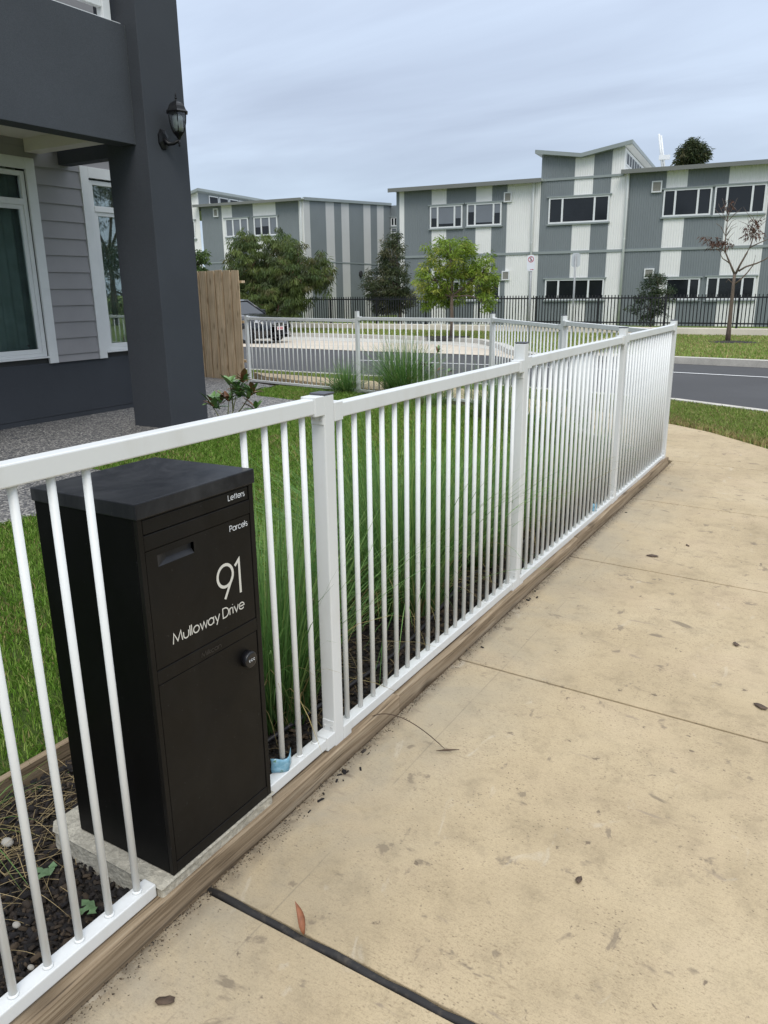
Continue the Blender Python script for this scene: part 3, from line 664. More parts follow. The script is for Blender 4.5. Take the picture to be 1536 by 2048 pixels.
# splayed and rear edging, low boards under the fence
def edge_line(a, b_, label):
    t_ = thing('timber_edging', label, 'edging', (a[0], a[1], 0)); d = np.array(b_)-np.array(a); l_ = np.linalg.norm(d); k = max(1, int(l_/2.2)); nrm = np.array([-d[1], d[0]])/l_*.03
    for i in range(k):
        p0 = np.array(a)+d*i/k+d/l_*.003; p1 = np.array(a)+d*(i+1)/k-d/l_*.003
        mbp = MB().prism([tuple(p0-nrm), tuple(p1-nrm), tuple(p1+nrm), tuple(p0+nrm)], -.08, .045); part('plank', mbp, M['sleeper'], t_, bevel=.004)
edge_line((-1.36, 6.99), (-3.93, 9.30), 'low pine edging under the splayed corner fence')
edge_line((-3.99, 9.33), (-8.58, 10.03), 'low pine edging under the rear fence')

# ================================================================== WHITE TUBULAR FENCES
mb = MB().tube([(0, 0, 0), (0, 0, .5), (0, 0, 1)], .0088, 12); BAR = mesh('baluster', mb, M['whiteb'], smooth=True)
mb = MB().lathe([(.012, 0), (.011, .004), (.009, .006)], n=12); WELD = mesh('weld', mb, M['whiteb'], smooth=True)
PW = .05
def post(f, x, y, z0, z1, rot, cap=True, dirs=()):
    c, s = math.cos(rot), math.sin(rot); h = PW/2
    R_ = lambda u, v: (x+c*u-s*v, y+s*u+c*v)
    mbp = MB(); q = [R_(-h, -h), R_(h, -h), R_(h, h), R_(-h, h)]; mbp.prism(q, z0, z1)
    po = part('post', mbp, M['white'], f, bevel=.004)
    if cap:
        h2 = h+.0015; mbc = MB().prism([R_(-h2, -h2), R_(h2, -h2), R_(h2, h2), R_(-h2, h2)], z1+.0005, z1+.006); part('post_cap', mbc, M['cap'], po, bevel=.002)
    return po
def bracket(f, p, d, z, zh, low=False):
    """sleeve around a rail end: p = post face point, d = unit direction along rail away from the post"""
    d = np.array([d[0], d[1], 0.]); p = np.array([p[0], p[1], z]); mbb = MB()
    mbb.bar(p, p+d*.045, .052, zh+.012)
    s = np.array([-d[1], d[0], 0])
    if low:
        a = p+d*.002+np.array([0, 0, .04]); mbb.bar(a-s*.022, a+s*.022, .004, .045)
    else:
        a = p+d*.002+np.array([0, 0, -.04]); mbb.bar(a-s*.022, a+s*.022, .004, .035)
    o = part('bracket', mbb, M['white'], f, bevel=.002)
    ms = MB()
    for k in (-.014, .014):
        b0 = a+s*k+d*.002; ms.tube([b0, b0+d*.004], .0045, 8)
    part('screw', ms, M['galv'], o)
def panel(f, a, b_, zt, zb, pitch=.082, skip=None, gap0=.05, bars=None, rail_cut=None, brackets=(1, 1), zt2=None):
    """rails + balusters between post centres a and b_ (xy); zt / zb = top of top rail / bottom rail"""
    a = np.array(a, float); b_ = np.array(b_, float); d = b_-a; l_ = np.linalg.norm(d); d /= l_; rh = .044; rb = .036; zt2 = zt if zt2 is None else zt2
    p0 = a+d*PW/2; p1 = b_-d*PW/2
    mbr_ = MB().bar((*p0, zt-rh/2), (*p1, zt2-rh/2), .040, rh); part('top_rail', mbr_, M['white'], f, bevel=.0035)
    segs = [(PW/2, l_-PW/2)] if rail_cut is None else [(PW/2, rail_cut[0]), (rail_cut[1], l_-PW/2)]
    for s0, s1 in segs:
        mbr_ = MB().bar((*(a+d*s0), zb-rb/2), (*(a+d*s1), zb-rb/2), .040, rb); part('bottom_rail', mbr_, M['white'], f, bevel=.003)
    if brackets[0]: bracket(f, p0, d, zt-rh/2, rh); bracket(f, p0, d, zb-rb/2, rb, True)
    if brackets[1]: bracket(f, p1, -d, zt2-rh/2, rh); bracket(f, p1, -d, zb-rb/2, rb, True)
    if bars is None:
        k = int(round((l_)/pitch)); bars = [l_*(i)/k for i in range(1, k)]
    for s in bars:
        q = a+d*s; zz0 = zb-.004; zz1 = zt+(zt2-zt)*s/l_-rh+.004
        inst('baluster', BAR, f, (q[0], q[1], zz0), scale=(1, 1, zz1-zz0))
ZB = .108
ff = thing('tubular_fence', 'long white tubular steel fence along the footpath beside the black mailbox', 'fence', (XF, 3.4, 0), 'white tubular fences')
PY = [.02, 1.84, 3.432, 5.25, 6.88]; PT = [1.208, 1.2085, 1.2545, 1.239, 1.224]; ZT = [1.2025, 1.177, 1.187, 1.193]
for y_, z_ in zip(PY, PT): post(ff, XF, y_, .045, z_, 0)
b0 = [.675, .757, .838, .921, 1.004]; b0 = [b-.082*k for k in range(7, 0, -1) for b in [.675]]+b0+[1.488, 1.572, 1.656, 1.738]
panel(ff, (XF, PY[0]), (XF, PY[1]), ZT[0], ZB, bars=[b-PY[0] for b in b0 if b > .06], rail_cut=(1.045-PY[0], 1.478-PY[0]))
for i in (1, 2, 3): panel(ff, (XF, PY[i]), (XF, PY[i+1]), ZT[i], ZB-.006*i)
for y_ in b0:
    if y_ > .4: inst('weld', WELD, ff, (XF, y_, ZB))
f2 = thing('tubular_fence', 'short white tubular fence crossing the corner at an angle to the road', 'fence', (P_[0], P_[1], 0), 'white tubular fences')
ang = math.atan2(E_[1]-K_[1], E_[0]-K_[0])
post(f2, P_[0], P_[1], 0, 1.215, ang)
panel(f2, K_, P_, 1.138, .085, zt2=1.119); panel(f2, P_, E_, 1.16, .085, zt2=1.139, brackets=(1, 0))
f3 = thing('tubular_fence', 'white tubular rear fence in front of the side road, left of the corner', 'fence', (Mf[0], Mf[1], 0), 'white tubular fences')
ang3 = math.atan2(Mf[1]-Lf[1], Mf[0]-Lf[0])
post(f3, Lf[0], Lf[1], 0, 1.12, ang3); post(f3, Mf[0], Mf[1], 0, 1.205, ang3); post(f3, K_[0], K_[1], 0, 1.19, (ang3+ang)/2)
panel(f3, Lf, Mf, 1.093, .085, .098); panel(f3, Mf, K_, 1.1225, .085, .098, zt2=1.131)

# ================================================================== MAILBOX
XMB = -1.285; MY0, MY1 = 1.094, 1.478; MZ0, MZ1 = .098, 1.03; XB = -1.636
mbx = thing('parcel_mailbox', 'tall black steel parcel mailbox set into the white fence, numbered 91', 'mailbox', ((XMB+XB)/2, (MY0+MY1)/2, MZ0))
mb = MB().box(XB, XMB-.012, MY0, MY1, MZ0, MZ1-.002); part('body', mb, M['mshaded'], mbx, bevel=.003)
# front frame around the recessed doors
mb = MB()
fx0, fx1 = XMB-.0118, XMB
def fr_(y0, y1, z0, z1): mb.box(fx0, fx1, y0, y1, z0, z1)
fr_(MY0, MY0+.0135, MZ0, MZ1-.002); fr_(MY1-.0165, MY1, MZ0, MZ1-.002)
ya, yb = MY0+.0138, MY1-.0168
fr_(ya, yb, 1.022, MZ1-.002); fr_(ya, yb, .949, .985); fr_(ya, yb, .6205, .656); fr_(ya, yb, MZ0, .129)
part('front_frame', mb, M['mbox'], mbx, bevel=.0012)
def door(name, z0, z1, hole=None):
    mbd = MB(); y0, y1 = ya+.002, yb-.002; z0 += .002; z1 -= .002; x0, x1 = XMB-.0115, XMB-.0015
    if hole is None: mbd.box(x0, x1, y0, y1, z0, z1)
    else:
        hy0, hy1, hz0, hz1 = hole
        mbd.box(x0, x1, y0, y1, z0, hz0); mbd.box(x0, x1, y0, y1, hz1, z1); mbd.box(x0, x1, y0, hy0, hz0, hz1); mbd.box(x0, x1, hy1, y1, hz0, hz1)
    return part(name, mbd, M['mbox'], mbx, bevel=.001 if hole is None else 0)
door('letter_flap', .985, 1.022)
pdoor = door('parcel_door', .656, .949, (1.143, 1.257, .903, .931))
door('retrieval_door', .129, .6205)
# recessed pull in the parcel door
mb = MB(); y0, y1, z0, z1 = 1.143, 1.257, .903, .931; xf, xr = XMB-.0015, XMB-.0112
mb.add([(xr, y0+.03, z1), (xr, y1, z1), (xr, y1, z0+.011), (xr, y0+.035, z0+.011), (xf, y0, z0), (xf, y1, z0), (xf, y1, z1), (xf, y0, z1)],
       [(0, 3, 2, 1), (3, 4, 5, 2), (2, 5, 6, 1), (0, 7, 4, 3)])
part('handle_recess', mb, M['mlid'], pdoor)
mb = MB()   # lid, slightly overhanging, gently pitched
x0, x1, y0, y1 = XB-.004, XMB+.004, MY0-.004, MY1+.005
mb.hexa([(x0, y0, 1.0255), (x1, y0, 1.0255), (x1, y1, 1.0255), (x0, y1, 1.0255)], [(x0, y0, 1.058), (x1, y0, 1.063), (x1, y1, 1.063), (x0, y1, 1.058)])
part('lid', mb, M['mlid'], mbx, bevel=.0025)
# combination knob
kc = (XMB-.001, 1.412, .557); mb = MB().lathe([(.0225, 0), (.0225, .016), (.0205, .0185), (.0165, .019)], kc, 28, 'x'); kn = part('lock_knob', mb, M['knob'], mbx, True)
mb = MB()
for dy in (-.0085, 0, .0085):
    x_ = kc[0]+.0192; mb.box(x_, x_+.0005, kc[1]+dy-.0025, kc[1]+dy+.0025, kc[2]-.0035, kc[2]-.002); mb.box(x_, x_+.0005, kc[1]+dy-.0025, kc[1]+dy+.0025, kc[2]+.002, kc[2]+.0035); mb.box(x_, x_+.0005, kc[1]+dy-.0025, kc[1]+dy-.001, kc[2]-.0035, kc[2]+.0035)
part('dial_marks', mb, M['ink'], kn)
# stroke lettering (geometric sans)
def arc(cx_, cy_, r, a0, a1, n=14, ry=None):
    ry = r if ry is None else ry
    return [(cx_+r*math.cos(math.radians(a0+(a1-a0)*i/n)), cy_+ry*math.sin(math.radians(a0+(a1-a0)*i/n))) for i in range(n+1)]
GL = {
 'o': ([arc(.5, .5, .5, 0, 360, 24)], 1.22), 'a': ([arc(.5, .5, .5, 0, 360, 24), [(1., 1.), (1., 0)]], 1.28),
 'e': ([[(0.02, .5), (.98, .5)]+arc(.5, .5, .5, 0, 318, 20)], 1.2), 'c': ([arc(.5, .5, .5, 48, 312, 18)], 1.1),
 'l': ([[(0, 1.48), (0, 0)]], .30), 'i': ([[(0, 1.), (0, 0)], [(0, 1.34), (0, 1.42)]], .30), 't': ([[(.2, 1.38), (.2, 0)], [(0, 1.), (.42, 1.)]], .58),
 'r': ([[(0, 1.), (0, 0)], [(0, .62)]+arc(.33, .66, .33, 170, 70, 6)], .60), 's': ([arc(.28, .74, .25, 40, 260, 10)+arc(.30, .25, .27, 80, -150, 10)], .74),
 'u': ([[(0, 1.)]+arc(.43, .43, .43, 180, 360, 12)+[(.86, 1.)]], 1.12), 'w': ([[(0, 1.), (.32, 0), (.64, 1.), (.96, 0), (1.28, 1.)]], 1.42),
 'v': ([[(0, 1.), (.41, 0), (.82, 1.)]], .96), 'y': ([[(0, 1.), (.43, 0)], [(.86, 1.), (.23, -.46)]], .98), 'k': ([[(0, 1.48), (0, 0)], [(.55, 1.), (0.02, .45), (.6, 0)]], .75),
 'n': ([[(0, 1.), (0, 0)], [(0, .5)]+arc(.42, .56, .42, 180, 0, 10)+[(.84, 0)]], 1.08),
 'M': ([[(0, 0), (.20, 1.43), (.78, .2), (1.36, 1.43), (1.56, 0)]], 1.78), 'D': ([[(0, 0), (0, 1.43), (.38, 1.43)]+arc(.38, .715, .72, 88, -88, 16)+[(.38, 0), (0, 0)]], 1.34),
 'L': ([[(0, 1.43), (0, 0), (.66, 0)]], .82), 'P': ([[(0, 0), (0, 1.43), (.42, 1.43)]+arc(.42, 1.05, .38, 88, -88, 12)+[(.42, .67), (0, .67)]], 1.0),
 '9': ([arc(.46, .97, .46, 0, 360, 26), [(.90, .84), (.36, 0)]], 1.12), '1': ([[(0.0, 1.22), (.3, 1.43), (.3, 0)]], .5), ' ': ([], .5),
 'S': ([arc(.36, 1.06, .33, 35, 262, 12)+arc(.38, .37, .37, 82, -150, 12)], .9)}
def strokes(text, x, y0, z0, xh, width, sw, th, slope=0.):
    """lettering in the plane X = x, running along +Y from y0 with total width"""
    tot = sum(GL[c][1] for c in text)-.2; k = width/(tot*1.0); mbt = MB(); cur = 0.; ni = 0
    for c in text:
        ss, adv = GL[c]
        for s in ss:
            pts_ = [np.array([(cur+px)*k+y0, py*xh+z0]) for px, py in s]; closed = np.linalg.norm(pts_[0]-pts_[-1]) < 1e-6 and len(pts_) > 3
            n = len(pts_); lf = []; rg = []
            for i in range(n):
                a = pts_[i-1] if i > 0 else (pts_[-2] if closed else None); b_ = pts_[i+1] if i < n-1 else (pts_[1] if closed else None)
                d1 = pts_[i]-a if a is not None else None; d2 = b_-pts_[i] if b_ is not None else None
                if d1 is None: d1 = d2
                if d2 is None: d2 = d1
                d1 = d1/np.linalg.norm(d1); d2 = d2/np.linalg.norm(d2); n1_ = np.array([-d1[1], d1[0]]); n2_ = np.array([-d2[1], d2[0]])
                mm = n1_+n2_; l2 = np.linalg.norm(mm); mm = n1_ if l2 < .3 else mm/l2; f_ = min(1/max(mm@n1_, .35), 2.2)
                lf.append(pts_[i]+mm*sw/2*f_); rg.append(pts_[i]-mm*sw/2*f_)
            ni += 1; xo = x+th+.00012*(ni % 4)
            V = [(xo, q[0], q[1]) for q in lf]+[(xo, q[0], q[1]) for q in rg]
            mbt.add(V, [(i, n+i, n+i+1, i+1) for i in range(n-1)])
        cur += adv
    return mbt
xt = XMB-.0015; th = .0006
part('lettering', strokes('Letters', xt, 1.385, .9995, .0098, .060, .0017, th), M['ink'], mbx)
part('lettering', strokes('Parcels', xt, 1.383, .9195, .0102, .066, .0018, th), M['ink'], mbx)
part('house_number', strokes('9', xt, 1.327, .750, .063, .056, .0078, th), M['letter'], mbx)
part('house_number', strokes('1', xt, 1.392, .748, .064, .016, .0078, th), M['letter'], mbx)
part('street_name', strokes('Mulloway Drive', xt, 1.165, .702, .0178, .252, .0031, th), M['letter'], mbx)
part('maker_emblem', strokes('Milkcan', XMB, 1.250, .630, .0085, .070, .0026, .0008), M['knob'], mbx)
# mortar pad under it
pd = MB(); q = [(-1.280, 1.045), (-1.282, 1.485), (-1.66, 1.50), (-1.725, 1.43), (-1.73, 1.075), (-1.70, 1.05)]
n = len(q); vs = [(a+random.uniform(-.004, .004), b_+random.uniform(-.004, .004), -.05) for a, b_ in q]+[(a*1.0-.0+(.006 if a < -1.4 else -.002), b_+(.006 if b_ < 1.2 else -.004), .0965) for a, b_ in q]
pd.add(vs, [tuple(range(n, 2*n))]+[((i+1) % n, i, n+i, n+(i+1) % n) for i in range(n)])
single('mortar_pad', pd, M['pad'], 'rough pale mortar pad under the black mailbox', 'concrete pad', (-1.5, 1.27, 0), bevel=.006)

# ================================================================== HOUSE
XW = -8.06
hs = thing('house', 'charcoal and grey weatherboard house with rendered column and balcony', 'house', (XW, 5.5, 0))
mb = MB().box(-14, XW-.03, -6, 7.75, -.05, .70); part('plinth_wall', mb, M['rend'], hs)
mb = MB().box(-14, XW-.012, -6, 7.75, .001, .72)
# recessed control joint line
part('plinth_face', mb, M['rend'], hs, bevel=.004)
mb = MB().box(XW-.0118, XW-.008, 4.0, 7.75, .10, .103); part('control_joint', mb, M['seal'], hs)
# weatherboards between and above windows
WY = [(4.2, 5.84), (6.67, 7.5)]           # window openings (inside trim)
WZ = (.80, 2.81)
zs_ = [.722]+[.807+.187*k for k in range(0, 14)]
for k in range(len(zs_)-1):
    z0, z1 = zs_[k], zs_[k+1]
    spans = [(5.957, 6.553), (7.617, 7.75), (-1., 4.083)] if z0 < 2.85 else [(-1., 7.75)]
    if z0 < 2.85 and z1 > 2.93: pass
    for y0, y1 in spans:
        mb = MB(); mb.hexa([(XW-.02, y0, z0), (XW+.016, y0, z0-.006), (XW+.016, y1, z0-.006), (XW-.02, y1, z0)], [(XW-.02, y0, z1), (XW+.001, y0, z1), (XW+.001, y1, z1), (XW-.02, y1, z1)])
        part('weatherboard', mb, M['board'], hs, bevel=.002)
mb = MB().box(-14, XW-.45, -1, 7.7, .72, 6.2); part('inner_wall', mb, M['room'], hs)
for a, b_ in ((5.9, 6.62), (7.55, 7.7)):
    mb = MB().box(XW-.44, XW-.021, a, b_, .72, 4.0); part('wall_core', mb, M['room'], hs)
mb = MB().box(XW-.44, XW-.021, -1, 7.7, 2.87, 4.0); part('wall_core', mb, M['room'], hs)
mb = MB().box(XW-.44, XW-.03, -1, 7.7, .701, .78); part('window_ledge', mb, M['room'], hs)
def hwindow(y0, y1):
    z0, z1 = WZ; tw = .115
    wn = MB(); wn.box(XW-.01, XW+.022, y0-tw, y0, z0-.085, z1+.12); wn.box(XW-.01, XW+.022, y1, y1+tw, z0-.085, z1+.12); wn.box(XW-.01, XW+.022, y0, y1, z1, z1+.12)
    wo = part('window', wn, M['trim'], hs, bevel=.003)
    mbf = MB(); fx = (XW-.055, XW-.002); fw_ = .05
    mbf.box(*fx, y0+.012, y0+.012+fw_, z0, z1-.02); mbf.box(*fx, y1-.012-fw_, y1-.012, z0, z1-.02); mbf.box(*fx, y0+.012+fw_, y1-.012-fw_, z1-.07, z1-.02)
    mbf.box(fx[0], fx[1]+.004, y0+.012+fw_, y1-.012-fw_, 2.44, 2.505); mbf.box(fx[0], fx[1]+.006, y0+.012+fw_, y1-.012-fw_, z0, z0+.035)
    part('window_frame', mbf, M['trim'], wo, bevel=.003)
    msh = MB(); a, b_ = y0+.0625, y1-.0625
    msh.box(XW-.05, XW-.012, a, a+.045, z0+.036, 2.439); msh.box(XW-.05, XW-.012, b_-.045, b_, z0+.036, 2.439); msh.box(XW-.05, XW-.012, a+.045, b_-.045, z0+.036, z0+.085); msh.box(XW-.05, XW-.012, a+.045, b_-.045, 2.395, 2.439)
    part('sash', msh, M['trim'], wo, bevel=.003)
    mp_ = MB().box(XW-.036, XW-.030, a+.046, b_-.046, z0+.086, 2.394); part('pane', mp_, M['glass'], wo)
    mp_ = MB().box(XW-.036, XW-.030, a+.002, b_-.002, 2.507, z1-.072); part('pane', mp_, M['glass'], wo)
    ml = MB().box(XW-.03, XW+.03, y0+.001, y1-.001, z0-.02, z0-.002); part('sill', ml, M['trim'], wo, bevel=.003)
    for k in ((a+b_)/2,):
        mk = MB().lathe([(.012, 0), (.012, .006)], (XW-.0298, b_-.16, z0+.13), 10, 'x'); part('vent_plug', mk, M['seal'], wo)
    # sheer curtain, gathered
    mc = MB(); n = 90; vs = []; fs = []
    for i in range(n+1):
        yy = y0+(y1-y0)*i/n; xx = XW-.17+.028*math.sin(i*.95+1.2*math.sin(i*.13)); vs += [(xx, yy, z0-.01), (xx, yy, z1+.02)]
    for i in range(n): fs.append((2*i, 2*i+2, 2*i+3, 2*i+1))
    mc.add(vs, fs); part('curtain', mc, M['curtain'], wo, True)
for y0, y1 in WY: hwindow(y0, y1)
# column and balcony beam
XC = -6.36; XCL = -6.945; YC0, YC1 = 6.04, 6.61
mb = MB().box(XCL, XC, YC0, YC1, .0, 7.5); part('column', mb, M['rend'], hs, bevel=.006)
XBM = -6.514; ZB0, ZB1 = 2.935, 4.0
mb = MB().box(XBM-.22, XBM, -3, YC0-.006, ZB0, ZB1); part('balcony_beam', mb, M['rend2'], hs, bevel=.004)
mb = MB().box(XBM-.02, XBM-.006, YC0-.0055, YC0-.0005, ZB0, ZB1); part('joint_bead', mb, M['flash'], hs)
mb = MB().box(XW-.02, XBM-.221, -3, YC0-.19, 3.115, 3.17); part('soffit', mb, M['soffit'], hs)
mb = MB().box(XW+.018, XCL+.3, 5.855, 6.038, 2.985, 3.2); part('cross_beam', mb, M['soffit'], hs, bevel=.004)
mb = MB().box(XW+.03, XCL-.002, 6.265, 6.42, 2.90, 3.1); part('dark_beam', mb, M['rend'], hs)
mb = MB().box(XW-.3, XBM-.225, -3, YC0-.02, 3.172, 3.9); part('balcony_floor', mb, M['rend'], hs)
# balcony balustrade
mb = MB().box(XBM-.18, XBM-.03, -3, YC0-.03, ZB1+.001, ZB1+.016); part('coping', mb, M['trim'], hs)
yb_ = YC0-.13
mb = MB().box(XBM-.13, XBM-.04, yb_-.09, yb_, ZB1+.017, 5.2); bp = part('balustrade_post', mb, M['trim'], hs, bevel=.004)
mb = MB().box(XBM-.115, XBM-.055, -3, yb_-.091, ZB1+.11, ZB1+.20); part('balustrade_rail', mb, M['trim'], hs, bevel=.004)
mb = MB().box(XBM-.115, XBM-.055, -3, yb_-.091, 5.02, 5.12); part('balustrade_rail', mb, M['trim'], hs, bevel=.004)
mb = MB().box(XBM-.10, XBM-.07, -.02, .02, ZB1+.2, 5.02); BL = mesh('baluster', mb, M['trim'], (0, 0, 0))
for k in range(22): inst('baluster', BL, hs, (0, yb_-.2-.11*k, 0))
for k in range(5):
    mb = MB().box(XBM-.75, XBM-.72, yb_-.35-.42*k-.40, yb_-.35-.42*k, ZB1-.1, 5.0); part('privacy_panel', mb, M['signb'] if k % 2 else M['trim'], hs)
mb = MB().box(-13, XW, -3, 7.7, 4.05, 7.2); part('upper_wall', mb, M['board'], hs)

# ================================================================== LANTERN
lc = onx(356, 250, -6.19); ly, lz0 = lc[1]+.0, 2.99
xl = -6.19
ln = thing('wall_lantern', 'black six-sided coach lantern mounted on the dark column', 'lantern', (XC, ly-.06, lz0))
def hexring(r, z, k=6, ph=.26): return [(xl+r*math.cos(2*math.pi*i/k+ph), ly+r*math.sin(2*math.pi*i/k+ph), z) for i in range(k)]
def hexloft(prof, mat, name, par):
    m_ = MB(); vs = []; fs = []
    for r, z in prof: vs += hexring(r, z)
    for i in range(len(prof)-1):
        for j in range(6): fs.append((6*i+j, 6*i+(j+1) % 6, 6*i+6+(j+1) % 6, 6*i+6+j))
    fs += [(5, 4, 3, 2, 1, 0), tuple(range(6*len(prof)-6, 6*len(prof)))]
    m_.add(vs, fs); return part(name, m_, mat, par)
zt = 3.235
gp = [(.055, 3.055), (.075, 3.10), (.090, 3.16), (.094, 3.20), (.094, zt)]
hexloft([(.118, zt), (.122, zt+.008), (.106, zt+.022), (.100, zt+.03), (.088, zt+.06), (.066, zt+.085), (.04, zt+.10), (.022, zt+.108)], M['blk'], 'roof_cap', ln)
m_ = MB().lathe([(.016, zt+.107), (.016, zt+.115), (.009, zt+.12), (.009, zt+.13), (.016, zt+.136), (.009, zt+.143), (.008, zt+.15), (.011, zt+.158), (.005, zt+.18), (.001, zt+.195)], (xl, ly, 0), 12); part('finial', m_, M['blk'], ln, True)
for i in range(6):
    m_ = MB(); vs = []
    for r, z in gp:
        R2 = hexring(r, z); a, b_ = np.array(R2[i]), np.array(R2[(i+1) % 6]); vs += [a*.95+b_*.05, a*.05+b_*.95]
    m_.add(vs, [(2*k, 2*k+1, 2*k+3, 2*k+2) for k in range(len(gp)-1)]); part('glass_panel', m_, M['lglass'], ln)
    m_ = MB().tube([np.array(hexring(r+.001, z)[i]) for r, z in gp], .0055, 6); part('glazing_bar', m_, M['blk'], ln)
m_ = MB().lathe([(.03, 3.068), (.046, 3.085), (.052, 3.13), (.052, 3.20), (.03, 3.225)], (xl, ly, 0), 14); part('lamp_holder', m_, M['trim'], ln, True)
hexloft([(.012, 2.99), (.022, 3.005), (.03, 3.02), (.055, 3.045), (.062, 3.056), (.055, 3.062)], M['blk'], 'base_cup', ln)
m_ = MB().lathe([(.004, 2.925), (.013, 2.932), (.006, 2.942), (.016, 2.955), (.008, 2.968), (.012, 2.992)], (xl, ly, 0), 12); part('drop_finial', m_, M['blk'], ln, True)
m_ = MB().tube([(XC+.02, ly-.06, 2.995), (XC+.06, ly-.04, 2.955), (XC+.11, ly-.015, 2.958), (xl, ly, 2.985)], [.03, .021, .016, .013], 10); part('arm', m_, M['blk'], ln, True)
m_ = MB(); oct_ = [(math.cos(a)*.07, math.sin(a)*.105) for a in [math.pi/8+math.pi/4*k for k in range(8)]]
vs = [(XC+.0005, ly-.06+a, 3.0+b_) for a, b_ in oct_]+[(XC+.016, ly-.06+a*.95, 3.0+b_*.95) for a, b_ in oct_]+[(XC+.03, ly-.06+a*.5, 3.0+b_*.5) for a, b_ in oct_]
m_.add(vs, [(i+8*k, (i+1) % 8+8*k, (i+1) % 8+8+8*k, i+8+8*k) for k in range(2) for i in range(8)]+[tuple(range(16, 24))]); part('back_plate', m_, M['blk'], ln)

# ================================================================== TIMBER PALING FENCE
tf = thing('paling_fence', 'tall treated pine paling fence beside the dark column', 'fence', (-9.5, 10.3, 0))
dF = np.array([math.cos(ang3), math.sin(ang3)]); nF = np.array([-dF[1], dF[0]]); o0 = np.array([-8.86, 10.16])
for k in range(9):
    zt_ = 1.835+random.uniform(-.012, .012); a = o0-dF*(.212*k+.178); b_ = o0-dF*.212*k
    m_ = MB().prism([tuple(a-nF*.009), tuple(b_-nF*.009), tuple(b_+nF*.009), tuple(a+nF*.009)], -.02, zt_); part('paling', m_, M['paling'], tf, bevel=.003)
    a = o0-dF*(.212*k+.265)+nF*.034; b_ = o0-dF*(.212*k+.12)+nF*.034
    m_ = MB().prism([tuple(a-nF*.008), tuple(b_-nF*.008), tuple(b_+nF*.008), tuple(a+nF*.008)], -.02, zt_-.02); part('paling', m_, M['paling'], tf)
for z_ in (.35, 1.0, 1.65):
    m_ = MB().bar((*(o0+nF*.11-dF*.02), z_), (*(o0-dF*1.9+nF*.11), z_), .07, .04); part('rail', m_, M['paling'], tf)

# ================================================================== SCHOOL BUILDINGS
TB = 37.5; GZ = g(40)
def corr(mbw, p0, p1, z0, z1a, z1b, out, pitch=.10, amp=.014):
    """corrugated sheet from plan point p0 to p1 (street coords), ribs proud along 'out'"""
    p0 = np.array(p0, float); p1 = np.array(p1, float); d = p1-p0; l_ = np.linalg.norm(d); n = max(1, int(round(l_/pitch))); vs = []; out = np.array(out, float)
    prof = [(0, 0), (.32, 0), (.46, 1), (.86, 1)]
    st_ = [((i+f)/n, h) for i in range(n) for f, h in prof]+[(1., 0)]
    for f, h in st_:
        q = p0+d*f+out*amp*h; zz = z1a+(z1b-z1a)*f
        vs += [W(q[0], q[1], z0), W(q[0], q[1], zz)]
    mbw.add(vs, [(2*i, 2*i+2, 2*i+3, 2*i+1) for i in range(len(st_)-1)])
def z4(x, y): return (1040+x/3.097, 240+y/3.097)
def z3(x, y): return (700+x/3.657, 240+y/3.657)
def z5(x, y): return (380+x/6.4, 360+y/6.4)
def z2(x, y): return (380+x/3.491, 360+y/3.491)
def S_(p, t=TB): return ont(*p, t)[0]
def stbox(mbw, s0, s1, t0, t1, z0, z1):
    c = [(s0, t0), (s1, t0), (s1, t1), (s0, t1)]
    return mbw.hexa([W(a, b_, z0) for a, b_ in c], [W(a, b_, z1) for a, b_ in c])
def stripes(b, bounds, cols, t, z0, ztop, names='wall_panel'):
    """bounds: list of s; ztop(s)"""
    for i, c in enumerate(cols):
        m_ = MB(); corr(m_, (bounds[i], t), (bounds[i+1], t), z0, ztop(bounds[i]), ztop(bounds[i+1]), (0, -1)); part(names, m_, M[c], b)
def swindow(b, pa, pb, splits, t=TB, gm='sglass', blind_reflections=None, depth=.07):
    """pa top-left, pb bottom-right pixels; splits = fractions of mullions"""
    a = ont(*pa, t); c = ont(*pb, t); s0, s1 = a[0], c[0]; z1, z0 = (a[2], c[2]); fwid = .065
    m_ = MB(); y0, y1 = t-depth, t-.003
    stbox(m_, s0, s0+fwid, y0, y1, z0, z1); stbox(m_, s1-fwid, s1, y0, y1, z0, z1); stbox(m_, s0+fwid, s1-fwid, y0, y1, z1-fwid, z1); stbox(m_, s0+fwid, s1-fwid, y0, y1, z0, z0+fwid)
    for f in splits:
        sm = s0+(s1-s0)*f; stbox(m_, sm-.04, sm+.04, y0+.006, y1, z0+fwid, z1-fwid)
    wn = part('window', m_, M['trim'], b)
    ed = [0]+list(splits)+[1]
    for i in range(len(ed)-1):
        m_ = MB(); a0 = s0+(s1-s0)*ed[i]+.035; a1 = s0+(s1-s0)*ed[i+1]-.035
        stbox(m_, a0, a1, t-.03, t-.02, z0+fwid-.005, z1-fwid+.005); part('pane', m_, M['sglass'], wn)
        if blind_reflections and blind_reflections[i]:
            m_ = MB(); zb_ = z1-fwid-(z1-z0-2*fwid)*blind_reflections[i]; stbox(m_, a0, a1, t-.036, t-.032, zb_, z1-fwid+.003); part('blind_reflection', m_, M['blind_reflection'], wn)
    m_ = MB(); stbox(m_, s0-.09, s1+.09, t-depth-.03, t-.003, z1+.002, z1+.06); part('head_flashing', m_, M['flash'], wn)
    m_ = MB(); stbox(m_, s0-.06, s1+.06, t-depth-.03, t-.003, z0-.07, z0-.002); part('sill', m_, M['flash'], wn)
    return wn
